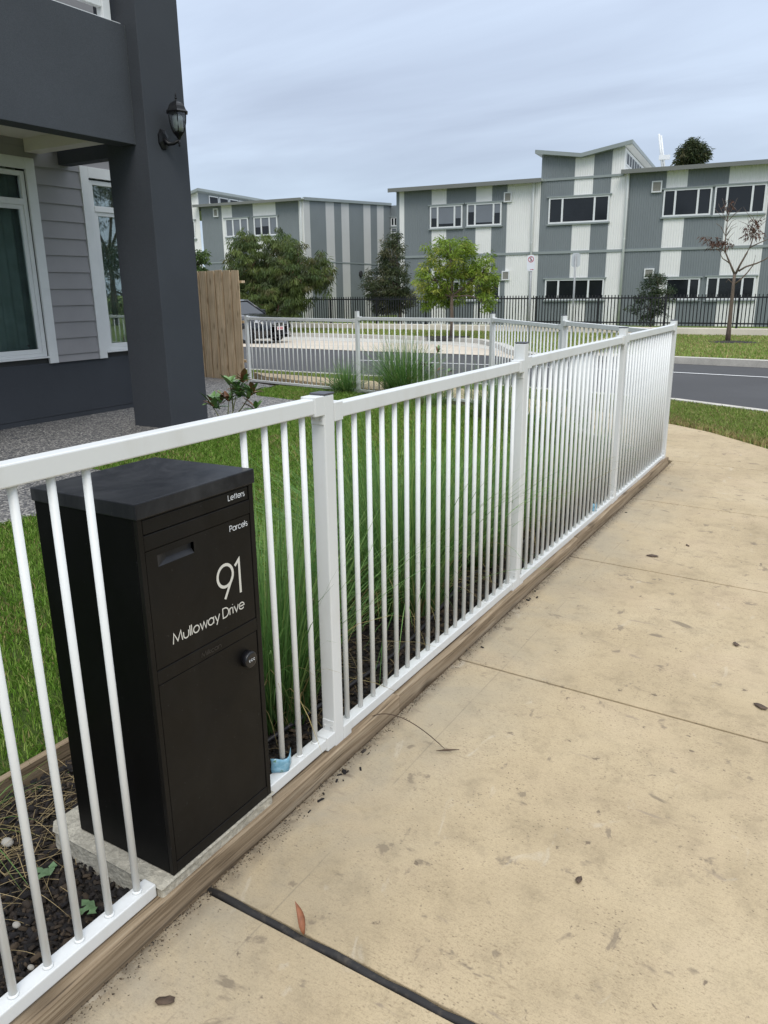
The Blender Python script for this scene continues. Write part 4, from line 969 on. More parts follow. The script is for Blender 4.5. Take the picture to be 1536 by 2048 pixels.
def svent(b, pa, pb, t=TB):
    a = ont(*pa, t); c = ont(*pb, t); m_ = MB(); s0, s1, z0, z1 = a[0], c[0], c[2], a[2]
    stbox(m_, s0, s1, t-.10, t-.003, z0, z0+.05); stbox(m_, s0, s1, t-.10, t-.003, z1-.05, z1); stbox(m_, s0, s0+.05, t-.10, t-.003, z0+.05, z1-.05); stbox(m_, s1-.05, s1, t-.10, t-.003, z0+.05, z1-.05)
    v_ = part('vent', m_, M['trim'], b)
    m_ = MB(); k = 7
    for i in range(k): zz = z0+.05+(z1-z0-.1)*i/k; stbox(m_, s0+.05, s1-.05, t-.08, t-.05, zz, zz+(z1-z0-.1)/k*.72)
    stbox(m_, s0+.05, s1-.05, t-.03, t-.02, z0+.05, z1-.05)
    part('louvre', m_, M['vent'], v_)
ZE = 6.22; ZBAND = 3.05
sb = thing('school_building', 'two-storey grey and white striped corrugated school building', 'building', tuple(W(-6, TB+4, GZ)))
# right block
sR = [S_(p) for p in (z4(640, 560), z4(655, 560), z4(893, 560), z4(1022, 560), z4(1275, 560))]
sR2 = S_(z4(1520, 640)); bR = [sR[1], sR[2], sR[3], sR[4], sR2, sR2+1.9, sR2+3.0, sR2+6, sR2+8.5]
stripes(sb, bR, ['cgrey', 'cwhite', 'cgrey', 'cwhite', 'cgrey', 'cwhite', 'cgrey', 'cwhite'], TB, GZ, lambda s: ZE)
# centre block
sC0 = S_(z4(124, 560)); bC = [sC0, S_(z4(328, 560)), S_(z4(443, 560)), S_(z4(553, 560)), sR[1]]
zA, zV, zP = 7.42, 7.15, 7.47; sV = S_((1165, 308)); sPk = S_((1252, 290))
def zc_(s): return zA+(zV-zA)*(s-sC0)/(sV-sC0)-.1 if s < sV else zV+(zP-zV)*(s-sV)/(sPk-sV)-.1
stripes(sb, bC[:4], ['cgrey', 'cwhite', 'cgrey'], TB-.004, GZ, zc_)
stripes(sb, [bC[3], sR[1]], ['cwhite'], TB-.004, GZ, lambda s: ZE)
stripes(sb, [bC[3], sPk], ['cwhite'], TB-.004, ZE, zc_)
# left block
bl_ = [z3(340, 700), z3(362, 700), z3(397, 700), z3(597, 700), z3(705, 700), z3(920, 700), z3(1036, 700), z3(1147, 700), z3(1392, 700)]
bl_ = [S_(p) for p in bl_]; bl_[-1] = sC0
stripes(sb, bl_, ['cgrey', 'cwhite', 'cgrey', 'cwhite', 'cgrey', 'cwhite', 'cgrey', 'cwhite'], TB, GZ, lambda s: ZE-.06)
m_ = MB(); corr(m_, (bl_[0], TB), (bl_[0], TB+9), GZ, ZE-.06, ZE-.06, (-1, 0)); part('side_wall', m_, M['cgrey'], sb)
m_ = MB(); stbox(m_, bl_[0], sC0, TB-.05, TB-.002, ZBAND-.06, ZBAND+.05); part('trim_band', m_, M['flash'], sb)
m_ = MB(); stbox(m_, sC0+.001, bR[-1], TB-.052, TB-.006, ZBAND-.06, ZBAND+.05); part('trim_band', m_, M['flash'], sb)
m_ = MB(); stbox(m_, sC0, sPk, TB-.06, TB-.006, 6.13, 6.23); part('trim_band', m_, M['flash'], sb)
# roofs
m_ = MB(); m_.hexa([W(sR[0]-.12, TB-.42, ZE+.0), W(bR[-1]+.3, TB-.42, ZE), W(bR[-1]+.3, TB+12, ZE+.55), W(sR[0]-.12, TB+12, ZE+.55)], [W(sR[0]-.12, TB-.42, ZE+.10), W(bR[-1]+.3, TB-.42, ZE+.10), W(bR[-1]+.3, TB+12, ZE+.65), W(sR[0]-.12, TB+12, ZE+.65)]); part('roof', m_, M['roof'], sb)
m_ = MB(); stbox(m_, sR[0]-.14, bR[-1]+.3, TB-.47, TB-.425, ZE-.05, ZE+.12); part('gutter', m_, M['fascia'], sb)
m_ = MB(); e0 = bl_[0]-.25; m_.hexa([W(e0, TB-.42, ZE-.10), W(sC0+.1, TB-.42, ZE-.10), W(sC0+.1, TB+12, ZE+.45), W(e0, TB+12, ZE+.45)], [W(e0, TB-.42, ZE-.0), W(sC0+.1, TB-.42, ZE-.0), W(sC0+.1, TB+12, ZE+.55), W(e0, TB+12, ZE+.55)]); part('roof', m_, M['roof'], sb)
m_ = MB(); stbox(m_, e0-.01, sC0+.1, TB-.47, TB-.425, ZE-.16, ZE+.02); part('gutter', m_, M['fascia'], sb)
def slab_roof(b, sa, za, sb_, zb_, t0, t1, th=.16, mat='flash'):
    m_ = MB(); m_.hexa([W(sa, t0, za-th), W(sb_, t0, zb_-th), W(sb_, t1, zb_-th), W(sa, t1, za-th)], [W(sa, t0, za), W(sb_, t0, zb_), W(sb_, t1, zb_), W(sa, t1, za)]); return part('roof', m_, M[mat], b)
slab_roof(sb, sC0-.25, zA+.02, sV, zV, TB-.35, TB+11); slab_roof(sb, sV+.002, zV, sPk+.32, zP+.05, TB-.35, TB+11)
m_ = MB(); m_.hexa([W(sPk-.3, TB-.3, zP-.20), W(sPk+.3, TB-.3, zP-.13), W(sPk+.3, TB+11, zP-.13), W(sPk-.3, TB+11, zP-.20)], [W(sPk-.3, TB-.3, zP-.195), W(sPk+.3, TB-.3, zP-.125), W(sPk+.3, TB+11, zP-.125), W(sPk-.3, TB+11, zP-.195)]); part('soffit', m_, M['cwhite'], sb)
# clerestory side of the centre block
m_ = MB(); stbox(m_, sPk-.10, sPk-.0, TB+.02, TB+11, ZE, zP-.2); part('side_wall', m_, M['cwhite'], sb)
m_ = MB(); corr(m_, (sC0, TB), (sC0, TB+11), ZE, zA-.1, zA-.1, (-1, 0)); part('side_wall', m_, M['cgrey'], sb)
for k in range(12):
    t0 = TB+.35+k*.82; m_ = MB()
    m_.hexa([W(sPk+.003, t0, 6.62), W(sPk+.03, t0, 6.62), W(sPk+.03, t0+.70, 6.62), W(sPk+.003, t0+.70, 6.62)], [W(sPk+.003, t0, 7.16), W(sPk+.03, t0, 7.16), W(sPk+.03, t0+.70, 7.16), W(sPk+.003, t0+.70, 7.16)])
    wn = part('window', m_, M['trim'], sb)
    m_ = MB(); m_.hexa([W(sPk+.031, t0+.06, 6.68), W(sPk+.036, t0+.06, 6.68), W(sPk+.036, t0+.64, 6.68), W(sPk+.031, t0+.64, 6.68)], [W(sPk+.031, t0+.06, 7.10), W(sPk+.036, t0+.06, 7.10), W(sPk+.036, t0+.64, 7.10), W(sPk+.031, t0+.64, 7.10)]); part('pane', m_, M['dpane'], wn)
# windows
swindow(sb, z4(893, 433), z4(1178, 588), (.25, .72)); swindow(sb, z4(1212, 410), z4(1512, 575), (.25, .74))
swindow(sb, z4(905, 980), z4(1105, 1112), (-.0+.02, .69)); swindow(sb, z4(1160, 972), z4(1445, 1112), (.24, .74))
swindow(sb, z4(182, 485), z4(548, 628), (.23, .76)); swindow(sb, z4(158, 988), z4(515, 1112), (.23, .74))
swindow(sb, z3(588, 632), z3(823, 785), (.24, .76), blind_reflections=(.55, .85, .6)); swindow(sb, z3(858, 615), z3(1108, 768), (.24, .77), blind_reflections=(.35, .9, .45))  # grey sheets here stand in for reflections in the left-block glass
swindow(sb, z3(600, 1180), z3(805, 1318), (.24, .76)); swindow(sb, z3(850, 1180), z3(1095, 1318), (.24, .77))
for a, b_ in ((z4(820, 380), z4(878, 448)), (z4(772, 920), z4(828, 980)), (z3(1130, 530), z3(1185, 600)), (z3(1114, 1104), z3(1168, 1172))): svent(sb, a, b_)
def downpipe(b, s, t, z0, z1):
    m_ = MB().tube([W(s, t-.11, z0), W(s, t-.11, z1-.25), W(s, t-.11, z1-.1), W(s, t-.22, z1+.02)], .055, 10); d_ = part('downpipe', m_, M['trim'], b, True)
    for z_ in (1.0, 3.5, 5.2):
        m_ = MB().lathe([(.062, 0), (.062, .04)], tuple(W(s, t-.11, z_)), 10); part('pipe_clip', m_, M['trim'], d_)
downpipe(sb, S_(z4(672, 345))+.02, TB, GZ, ZE-.03); downpipe(sb, S_(z3(1349, 470)), TB, GZ, ZE-.12)
# white raking struts on the roof behind
for px in ((1322, 271, 1333, 333), (1318, 268, 1328, 330)):
    a = ont(px[0], px[1], TB+5); b_ = ont(px[2], px[3], TB+5); b_[2] -= .5
    m_ = MB().tube([W(*a), W(*b_)], .05, 8); part('roof_strut', m_, M['trim'], sb, True)
a = ont(1318, 318, TB+5); m_ = MB(); stbox(m_, a[0], a[0]+.5, TB+4.9, TB+5.1, a[2]-.05, a[2]+.15); part('roof_strut', m_, M['trim'], sb)

# left wing
TL = TB+1.5; lw = thing('school_wing', 'left school wing with striped side wall and stepped roof behind the trees', 'building', tuple(W(-26, TL+3, GZ)))
bw = [S_(z5(x, 640), TL) for x in (172, 418, 550, 818, 1108, 1400, 1462)]
bw[0] = S_(z5(160, 640), TL); sCn = bw[-1]
stripes(lw, bw, ['cgrey', 'cwhite', 'cgrey', 'cwhite', 'cgrey', 'cwhite'], TL, GZ, lambda s: 6.20)
sd_ = [800, 842, 952, 1010, 1060, 1113, 1213, 1262, 1307, 1353, 1398]; tt_ = [ons(*z2(x, 400), sCn)[1] for x in sd_]; tt_[0] = TL
zfar = ons(*z2(1398, 180), sCn)[2]
cs_ = ['cpale', 'cgrey', 'cpale', 'cgrey', 'cpale', 'cgrey', 'cpale', 'cgrey', 'cpale', 'cgrey']
zl = lambda t: 6.20+(zfar-6.20)*(t-TL)/(tt_[-1]-TL)
for i in range(10):
    m_ = MB(); corr(m_, (sCn, tt_[i]), (sCn, tt_[i+1]), GZ, zl(tt_[i]), zl(tt_[i+1]), (1, 0)); part('wall_panel', m_, M[cs_[i]], lw)
m_ = MB(); m_.hexa([W(sCn-.02, TL, zl(TL)+.001), W(sCn+.12, TL-.05, zl(TL)+.001), W(sCn+.12, tt_[-1], zl(tt_[-1])+.001), W(sCn-.02, tt_[-1], zl(tt_[-1])+.001)], [W(sCn-.02, TL, zl(TL)+.16), W(sCn+.12, TL-.05, zl(TL)+.16), W(sCn+.12, tt_[-1], zl(tt_[-1])+.16), W(sCn-.02, tt_[-1], zl(tt_[-1])+.16)]); part('barge_flashing', m_, M['flash'], lw)
m_ = MB(); m_.hexa([W(sCn-.02, TL-.02, ZBAND+.0), W(sCn+.03, TL-.02, ZBAND), W(sCn+.03, tt_[-1], ZBAND), W(sCn-.02, tt_[-1], ZBAND)], [W(sCn-.02, TL-.02, ZBAND+.06), W(sCn+.03, TL-.02, ZBAND+.06), W(sCn+.03, tt_[-1], ZBAND+.06), W(sCn-.02, tt_[-1], ZBAND+.06)]); part('trim_band', m_, M['flash'], lw)
m_ = MB(); stbox(m_, bw[0], sCn-.03, TL-.04, TL-.002, ZBAND+.03, ZBAND+.09); part('trim_band', m_, M['flash'], lw)
m_ = MB(); m_.hexa([W(bw[0]-.25, TL-.4, 6.22), W(sCn+.1, TL-.4, 6.22), W(sCn-.03, tt_[-1], zfar+.0), W(bw[0]-.25, tt_[-1], zfar)], [W(bw[0]-.25, TL-.4, 6.29), W(sCn+.1, TL-.4, 6.29), W(sCn-.03, tt_[-1], zfar+.1), W(bw[0]-.25, tt_[-1], zfar+.1)]); part('roof', m_, M['roof'], lw)
m_ = MB(); stbox(m_, bw[0]-.26, sCn+.1, TL-.45, TL-.405, 6.16, 6.30); part('gutter', m_, M['fascia'], lw)
swindow(lw, z5(455, 500), z5(760, 718), (.33, .66), TL, blind_reflections=(.98, .98, .98)); swindow(lw, z5(820, 478), z5(1132, 705), (.31, .66), TL, blind_reflections=(.55, .5, .98))
svent(lw, z5(304, 368), z5(372, 472), TL)
downpipe(lw, sCn-.12, TL, GZ, 6.15)
m_ = MB().lathe([(.20, 0), (.20, .06), (.17, .08)], tuple(W(sCn+.02, tt_[6]-.6, 2.45)), 16, 'x'); part('bulkhead_light', m_, M['seal'], lw)
# recess between the wings
m_ = MB(); corr(m_, (sCn, tt_[-1]), (bl_[0]+.1, tt_[-1]), GZ, zfar, zfar, (0, -1)); part('link_wall', m_, M['cgrey'], lw)
swindow(lw, z2(1404, 262), z2(1450, 322), (.5,), tt_[-1]); swindow(lw, z2(1404, 335), z2(1450, 372), (), tt_[-1], blind_reflections=(.99,)); swindow(lw, z2(1404, 380), z2(1450, 420), (.5,), tt_[-1])
# taller gable block at the far left with clerestory
sG = S_(z5(135, 640), TL); zG = ont(404, 379, TL)[2]
m_ = MB(); corr(m_, (sG-4, TL-.01), (sG, TL-.01), GZ, zG-1.0, zG-.1, (0, -1)); part('wall_panel', m_, M['cwhite'], lw)
m_ = MB(); stbox(m_, sG-.12, sG-.02, TL, TL+14, 6.0, zG-.15); part('side_wall', m_, M['cgrey'], lw)
slab_roof(lw, sG-4, zG-1.0, sG+.25, zG+.06, TL-.3, TL+14, .14)
for k in range(12):
    t0 = TL+1.0+k*1.02; m_ = MB(); m_.hexa([W(sG-.019, t0, 6.45), W(sG+.02, t0, 6.45), W(sG+.02, t0+.92, 6.45), W(sG-.019, t0+.92, 6.45)], [W(sG-.019, t0, 6.93), W(sG+.02, t0, 6.93), W(sG+.02, t0+.92, 6.93), W(sG-.019, t0+.92, 6.93)]); wn = part('window', m_, M['trim'], lw)
    m_ = MB(); m_.hexa([W(sG+.021, t0+.07, 6.51), W(sG+.026, t0+.07, 6.51), W(sG+.026, t0+.85, 6.51), W(sG+.021, t0+.85, 6.51)], [W(sG+.021, t0+.07, 6.87), W(sG+.026, t0+.07, 6.87), W(sG+.026, t0+.85, 6.87), W(sG+.021, t0+.85, 6.87)]); part('pane', m_, M['dpane'], wn)
swindow(lw, z5(20, 520), z5(82, 750), (), TL-.01)

# ================================================================== PLINTH AND BLACK PICKET FENCE
pz = g(40)+.30
m_ = MB(); sA, sZ = -40., 14.
m_.hexa([W(sA, plinth_t(sA), GZ-.2), W(sZ, plinth_t(sZ), GZ-.2), W(sZ, plinth_t(sZ)+.25, GZ-.2), W(sA, plinth_t(sA)+.25, GZ-.2)], [W(sA, plinth_t(sA), pz), W(sZ, plinth_t(sZ), pz), W(sZ, plinth_t(sZ)+.25, pz), W(sA, plinth_t(sA)+.25, pz)])
single('concrete_plinth', m_, M['plinth'], 'low cream concrete plinth under the black picket fence', 'wall', tuple(W(-10, plinth_t(-10), GZ)), bevel=.02)
bf = thing('picket_fence', 'black steel picket fence in front of the school', 'fence', tuple(W(-8, plinth_t(-8)+.12, pz)))
a = ont(1536, 594, plinth_t(0)); ztop = a[2]; FH = max(1.15, ztop-pz)
m_ = MB().box(-.0155, .0155, -.0155, .0155, .05, FH); PK = mesh('picket', m_, M['steel'])
m_ = MB().box(-.035, .035, -.035, .035, -.002, FH-.02); PS = mesh('post', m_, M['steel'])
ks = []; s = -27.; dS = 2.42; nP = 20; rz = BA+math.atan2(29.95-31.9, 19.4)
while s < 4.6:
    pw_ = W(s, plinth_t(s)+.12, pz); inst('post', PS, bf, pw_, (0, 0, rz))
    for k in range(1, nP):
        q_ = s+dS*k/nP; inst('picket', PK, bf, W(q_, plinth_t(q_)+.12, pz), (0, 0, rz))
    e = min(s+dS, 6)
    for z_ in (FH-.11, .16):
        m_ = MB().bar(W(s+.036, plinth_t(s)+.12, pz+z_), W(e-.036, plinth_t(e)+.12, pz+z_), .035, .05); part('rail', m_, M['steel'], bf)
    s += dS

# ================================================================== TREES
def leaves_mesh(name, C, per, rad, ll, lw_, cols, droop=.8, flat=.7):
    n = len(C)*per; c = np.repeat(C, per, 0); R_ = np.repeat(np.broadcast_to(rad, (len(C),)), per)
    d = RNG.normal(0, 1, (n, 3)); d /= np.linalg.norm(d, axis=1, keepdims=True); p = c+d*(R_*RNG.uniform(.15, 1., n)**.6)[:, None]*np.array([1, 1, flat])
    dr = d*np.array([1, 1, .5])+RNG.normal(0, .5, (n, 3))-np.array([0, 0, droop]); dr /= np.linalg.norm(dr, axis=1, keepdims=True)
    sd2 = np.cross(dr, RNG.normal(0, 1, (n, 3))); sd2 /= np.linalg.norm(sd2, axis=1, keepdims=True)
    l_ = ll*RNG.uniform(.6, 1.3, n); w_ = lw_*RNG.uniform(.7, 1.3, n)
    V = np.stack([p, p+dr*(l_*.45)[:, None]+sd2*(w_/2)[:, None], p+dr*l_[:, None], p+dr*(l_*.45)[:, None]-sd2*(w_/2)[:, None]], 1).reshape(-1, 3)
    cc = np.array(cols)[np.repeat(RNG.integers(0, len(cols), len(C)), per)]*RNG.uniform(.7, 1.3, n)[:, None]
    return npmesh(name, V, (np.arange(n)*4)[:, None]+np.arange(4)[None], M['leaf'], np.repeat(cc, 4, 0))
def tree(label, base, trunk_h, lobes, nclump, per, crad, ll, lw_, cols, bark='bark', r0=.09, droop=.8, name='tree', cat='tree', grp='trees by the school fence', shell=.55, trunk_top=None):
    """lobes: list of (offset xyz, radii xyz)"""
    b = np.array(base); t_ = thing(name, label, cat, tuple(base), grp)
    tot = sum(np.prod(r) ** (2/3) for _, r in lobes); Cs = []
    m_ = MB(); top_ = np.array(trunk_top if trunk_top is not None else (0, 0, trunk_h))
    pts_ = [np.zeros(3)-[0, 0, .15], np.array([.02, .01, trunk_h*.3]), np.array([-.02, .03, trunk_h*.65])+top_*[.5, .5, 0], top_]
    m_.tube([b+p for p in pts_], [r0*1.25, r0, r0*.85, r0*.7], 9)
    for o_, r in lobes:
        k = max(3, int(nclump*np.prod(r)**(2/3)/tot)); d = RNG.normal(0, 1, (k, 3)); d /= np.linalg.norm(d, axis=1, keepdims=True)
        q_ = np.array(o_)+d*np.array(r)*(shell+(1-shell)*RNG.uniform(0, 1, (k, 1)))*RNG.uniform(.85, 1.12, (k, 1)); Cs.append(q_)
        e_ = np.array(o_); mid2 = (top_+e_)/2+RNG.normal(0, .06, 3); m_.tube([b+top_-[0, 0, .1], b+mid2, b+e_], [r0*.6, r0*.4, r0*.2], 6)
        for j in range(0, k, max(1, k//9)):
            m_.tube([b+e_*.8+top_*.2, b+(e_+q_[j])/2+RNG.normal(0, .05, 3), b+q_[j]], [r0*.25, r0*.15, r0*.05], 5)
    part('trunk', m_, M[bark], t_, True)
    Cn = np.concatenate(Cs); o = bpy.data.objects.new('crown', leaves_mesh('crown', Cn, per, RNG.uniform(.7, 1.3, len(Cn))*crad, ll, lw_, cols, droop)); link(o, t_); return t_
def at_t(px, py, t): p = ont(px, py, t); return p
DK = [(.06, .095, .03), (.08, .12, .036), (.105, .15, .042), (.14, .18, .05), (.07, .09, .038), (.115, .115, .045)]
BR = [(.19, .28, .03), (.24, .33, .04), (.15, .23, .03), (.28, .31, .055), (.12, .19, .025)]
OL = [(.06, .08, .032), (.078, .094, .038), (.046, .065, .028), (.11, .105, .05), (.036, .052, .025)]
def lob(px, py, rx, ry, t, base, ty=0.):
    """lobe from photo centre and pixel radii, at depth t"""
    c = at_t(px, py, t); d = (W(*c)-C0)@fw; k = d/F_PX
    q_ = W(c[0], c[1]+ty, c[2])-np.array(base); return (q_, (rx*k, max(rx, ry)*k*.85, ry*k))
t1 = 29.3; b1 = W(at_t(545, 655, t1)[0], t1, g(40)+.03)
tree('large round drooping street tree behind the dark car', b1, 1.2, [lob(503, 520, 42, 58, t1, b1, -.3), lob(555, 520, 45, 62, t1, b1, .3), lob(600, 540, 48, 52, t1, b1, -.4), lob(575, 600, 62, 42, t1, b1, -.5), lob(512, 590, 50, 40, t1, b1), lob(640, 545, 20, 40, t1, b1, .2), lob(470, 565, 24, 28, t1, b1), lob(560, 560, 55, 50, t1, b1)], 900, 46, .19, .23, .034, DK+[(.10, .14, .035), (.12, .15, .04), (.085, .12, .03)], 'bark2', .085, 1.5)
t2 = 33.5; b2 = W(at_t(800, 650, t2)[0], t2, g(40)+.03)
tree('dark upright olive-green tree between the two street trees', b2, 1.3, [lob(785, 515, 30, 38, t2, b2), lob(790, 565, 42, 40, t2, b2, -.2), lob(752, 572, 26, 34, t2, b2), lob(805, 595, 30, 30, t2, b2), lob(770, 605, 36, 24, t2, b2, .2), lob(790, 480, 12, 18, t2, b2)], 330, 48, .19, .17, .03, OL, 'bark', .09, .7)
t3 = ong(903, 674, VG)[1]; b3 = W(at_t(903, 674, t3)[0], t3, g(t3)+.03)
tree('bright lime-green street tree with an open crown', b3, 1.55, [lob(905, 520, 52, 38, t3, b3), lob(870, 555, 38, 40, t3, b3, -.3), lob(945, 560, 42, 45, t3, b3, .3), lob(890, 590, 40, 25, t3, b3, .4), lob(975, 545, 24, 40, t3, b3), lob(850, 590, 18, 25, t3, b3), lob(975, 600, 20, 22, t3, b3, -.2), lob(900, 495, 55, 18, t3, b3)], 300, 40, .16, .17, .034, BR, 'bark', .075, .7)
t5 = 32.6; b5 = W(at_t(1300, 655, t5)[0], t5, g(40)+.03)
tree('small dark leafy shrub tree behind the black fence near the right', b5, .5, [lob(1308, 575, 26, 26, t5, b5), lob(1295, 615, 34, 32, t5, b5), lob(1325, 600, 24, 30, t5, b5), lob(1318, 556, 14, 14, t5, b5)], 150, 40, .15, .11, .028, [(.035, .06, .028), (.05, .075, .03), (.07, .095, .045), (.028, .045, .022)], 'bark', .04, .3)
t6 = 58.; c6 = at_t(1383, 340, t6); b6 = W(c6[0], t6, g(40)+.03)
tree('dark tree rising behind the school roof', b6, c6[2]+.2, [lob(1383, 310, 26, 22, t6, b6), lob(1370, 318, 16, 14, t6, b6), lob(1397, 308, 16, 18, t6, b6), lob(1385, 288, 8, 12, t6, b6)], 130, 40, .33, .3, .07, OL, 'bark', .16, .6)
t7 = 27.; c7 = at_t(398, 560, t7); b7 = W(c7[0], t7, g(t7)+.0)
tree('leafy green tree top peeping over the timber fence beside the column', b7, 1.2, [lob(395, 525, 26, 24, t7, b7), lob(392, 560, 28, 30, t7, b7)], 90, 40, .17, .17, .05, [(.07, .12, .03), (.10, .15, .04), (.05, .09, .025)], 'bark', .06, .6)
# nearly bare young tree on the far verge
t4 = ong(1455, 684, VG)[1]; b4 = W(at_t(1455, 684, t4)[0], t4, g(t4)+.03)
yt = thing('tree', 'young nearly bare tree with a few brown leaves on the far verge', 'tree', tuple(b4), 'trees by the school fence')
def P4(x, y, ty=0.): c = at_t(1280+x/6, 380+y/6, t4); return W(c[0], c[1]+ty, c[2])
m_ = MB()
def br4(pts_, r): m_.tube([P4(*p) for p in pts_], r, 7)
br4([(1050, 1840), (1070, 1650), (1095, 1400), (1120, 1150), (1135, 1010)], [.085, .068, .058, .050, .045])
br4([(1135, 1010), (1080, 880), (1030, 760), (1025, 600), (1045, 400), (1070, 230)], [.036, .028, .022, .018, .012, .005])
br4([(1145, 1010), (1200, 900), (1280, 760), (1330, 660), (1360, 560), (1400, 400)], [.038, .03, .025, .02, .014, .006])
br4([(1180, 975), (1270, 920), (1400, 880), (1490, 840), (1620, 760)], [.03, .026, .022, .018, .01]); br4([(1320, 690), (1420, 640), (1560, 580)], [.02, .016, .01])
br4([(1135, 1130), (1200, 1080), (1280, 1000), (1360, 900), (1390, 780)], [.03, .024, .02, .014, .006])
br4([(1030, 740), (960, 700), (880, 660), (800, 600)], [.02, .015, .012, .005]); br4([(1080, 880), (990, 820), (960, 760)], [.02, .014, .006])
for _ in range(26):
    bx = random.choice([(1030, 560), (1040, 480), (1050, 380), (1060, 300), (1028, 640), (1395, 420), (1370, 520)]); dx = random.uniform(-190, 190); br4([bx, (bx[0]+dx*.5, bx[1]-60-random.uniform(0, 60)), (bx[0]+dx, bx[1]-110-random.uniform(0, 120))], [.010, .007, .003])
for p in ((1110, 1120, 1060, 1070, 1030, 1110),): br4([(p[0], p[1]), (p[2], p[3]), (p[4], p[5])], [.015, .012, .006])
part('trunk', m_, M['bark'], yt, True)
cl4 = [P4(x+random.uniform(-s_, s_), y+random.uniform(-s_*.7, s_*.7), random.uniform(-.4, .4)) for x, y, s_, k in ((830, 620, 90, 14), (1040, 650, 45, 8), (1360, 490, 95, 22), (1390, 380, 30, 4), (1100, 180, 60, 6), (920, 640, 50, 6)) for _ in range(k)]
o = bpy.data.objects.new('crown', leaves_mesh('crown', np.array(cl4)-b4, 9, .17, .15, .03, [(.10, .045, .03), (.14, .07, .045), (.08, .055, .045), (.07, .035, .025)], 1.2)); link(o, yt)
# bare soil rings under the two verge trees
def soil(label, s, t, r):
    m_ = MB(); n = 22; m_.add([W(s, t, g(t)+VG+.05)]+[W(s+r*math.cos(2*math.pi*k/n)*(1+.15*math.sin(3*k)), t+r*.55*math.sin(2*math.pi*k/n)*(1+.1*math.cos(5*k)), g(t)+VG+.012) for k in range(n)], [(0, 1+k, 1+(k+1) % n) for k in range(n)])
    o = single('soil_patch', m_, M['mulch'], kind='structure'); return o
soil('', at_t(1467, 686, t4)[0], t4-.15, 1.0); soil('', at_t(905, 674, t3)[0], t3-.1, 1.1)

# ------------------------------------------------------------------ leafy shrubs in the garden (glossy leaves with bronze backs)
def shrub(label, base, stems, leafpts, ll):
    t_ = thing('leafy_shrub', label, 'shrub', tuple(base)); m_ = MB()
    for s_ in stems: m_.tube(s_, list(np.linspace(.008, .004, len(s_))), 6)
    part('stem', m_, M['stem'], t_, True)
    for (p, d, bronze) in leafpts:
        p = np.array(p); d = np.array(d, float); d /= np.linalg.norm(d); sd2 = np.cross(d, (0, 0, 1.)); sd2 /= np.linalg.norm(sd2)+1e-6; nn = np.cross(sd2, d)
        L_ = ll*random.uniform(.75, 1.2); wd = L_*.38; V = []; n = 6
        for i in range(n+1):
            f_ = i/n; ww = wd/2*math.sin(math.pi*min(.97, f_*.93+.04))**.8; c_ = p+d*L_*f_+nn*(-.12*L_*f_*f_)
            V += [c_-sd2*ww+nn*ww*.35, c_, c_+sd2*ww+nn*ww*.35]
        mm = MB(); mm.add(V, [q_ for i in range(n) for q_ in ((3*i, 3*i+1, 3*i+4, 3*i+3), (3*i+1, 3*i+2, 3*i+5, 3*i+4))]); part('leaf', mm, M['bronze'] if bronze else M['gloss'], t_, True)
M['gloss'] = simple('glossy_green_leaf', (.13, .235, .075), .35, .2, 25, spec=.5); M['bronze'] = simple('bronze_leaf', (.19, .085, .04), .45, .3, 25)
Yp = 6.35
sb0 = ony(470, 880, Yp); sbx = (sb0[0], Yp, ZL)
def Q(x, y, dy=0.): return ony(390+x/3.94, 720+y/3.94, Yp+dy)
st_ = [[np.array([sbx[0], Yp, ZL]), Q(250, 540), Q(300, 400), Q(330, 250)], [np.array([sbx[0]+.03, Yp, ZL]), Q(270, 500), Q(360, 390), Q(420, 300), Q(450, 250)], [np.array([sbx[0]-.03, Yp, ZL]), Q(220, 560), Q(190, 450), Q(150, 380)], [np.array([sbx[0], Yp, ZL]), Q(260, 480), Q(262, 380), Q(265, 330)], [Q(300, 400), Q(290, 250), Q(270, 190)], [np.array([sbx[0]+.03, Yp, ZL]), Q(300, 520), Q(420, 430), Q(470, 400)]]
lp = []
for (x, y, n) in ((270, 190, 10), (335, 240, 14), (380, 170, 13), (450, 260, 15), (130, 350, 11), (160, 380, 12), (265, 320, 14), (200, 340, 10), (420, 300, 12), (480, 390, 7), (350, 290, 12), (230, 570, 3)):
    for k in range(n):
        a = random.uniform(0, 6.28); d = (math.cos(a)*.9, math.sin(a)*.9, random.uniform(.1, 1.5)); lp.append((Q(x+random.uniform(-12, 12), y+random.uniform(-10, 10), random.uniform(-.03, .03)), d, random.random() < .32))
shrub('leafy shrub with bronze-backed leaves beside the dark column', sbx, st_, lp, .15)
p0 = onz(880, 795, .03); Yq = p0[1]
def Q2(x, y, dy=0.): return ony(600+x/3.84, 560+y/3.84, Yq+dy)
st_ = [[np.array([p0[0], Yq, ZL]), Q2(1090, 780), Q2(1080, 660), Q2(1058, 560)], [np.array([p0[0], Yq, ZL]), Q2(1060, 740), Q2(1000, 650)], [np.array([p0[0], Yq, ZL]), Q2(1110, 770), Q2(1140, 700)]]
lp = [(Q2(1058, 560), d, b_) for d, b_ in (((-.3, .1, 1.), True), ((.2, .1, 1.), True), ((.9, 0, .5), False), ((.5, -.2, .8), False), ((-.1, .4, .9), False))]
for (x, y, n) in ((1000, 660, 6), (960, 660, 4), (1050, 700, 4), (1140, 710, 4), (985, 700, 4)):
    for k in range(n):
        a = random.uniform(0, 6.28); lp.append((Q2(x+random.uniform(-15, 15), y+random.uniform(-12, 12)), (math.cos(a), math.sin(a), random.uniform(-.3, .8)), random.random() < .3))
shrub('thin leafy shrub rising above the big tuft at the rear fence', (p0[0], Yq, ZL), st_, lp, .115)

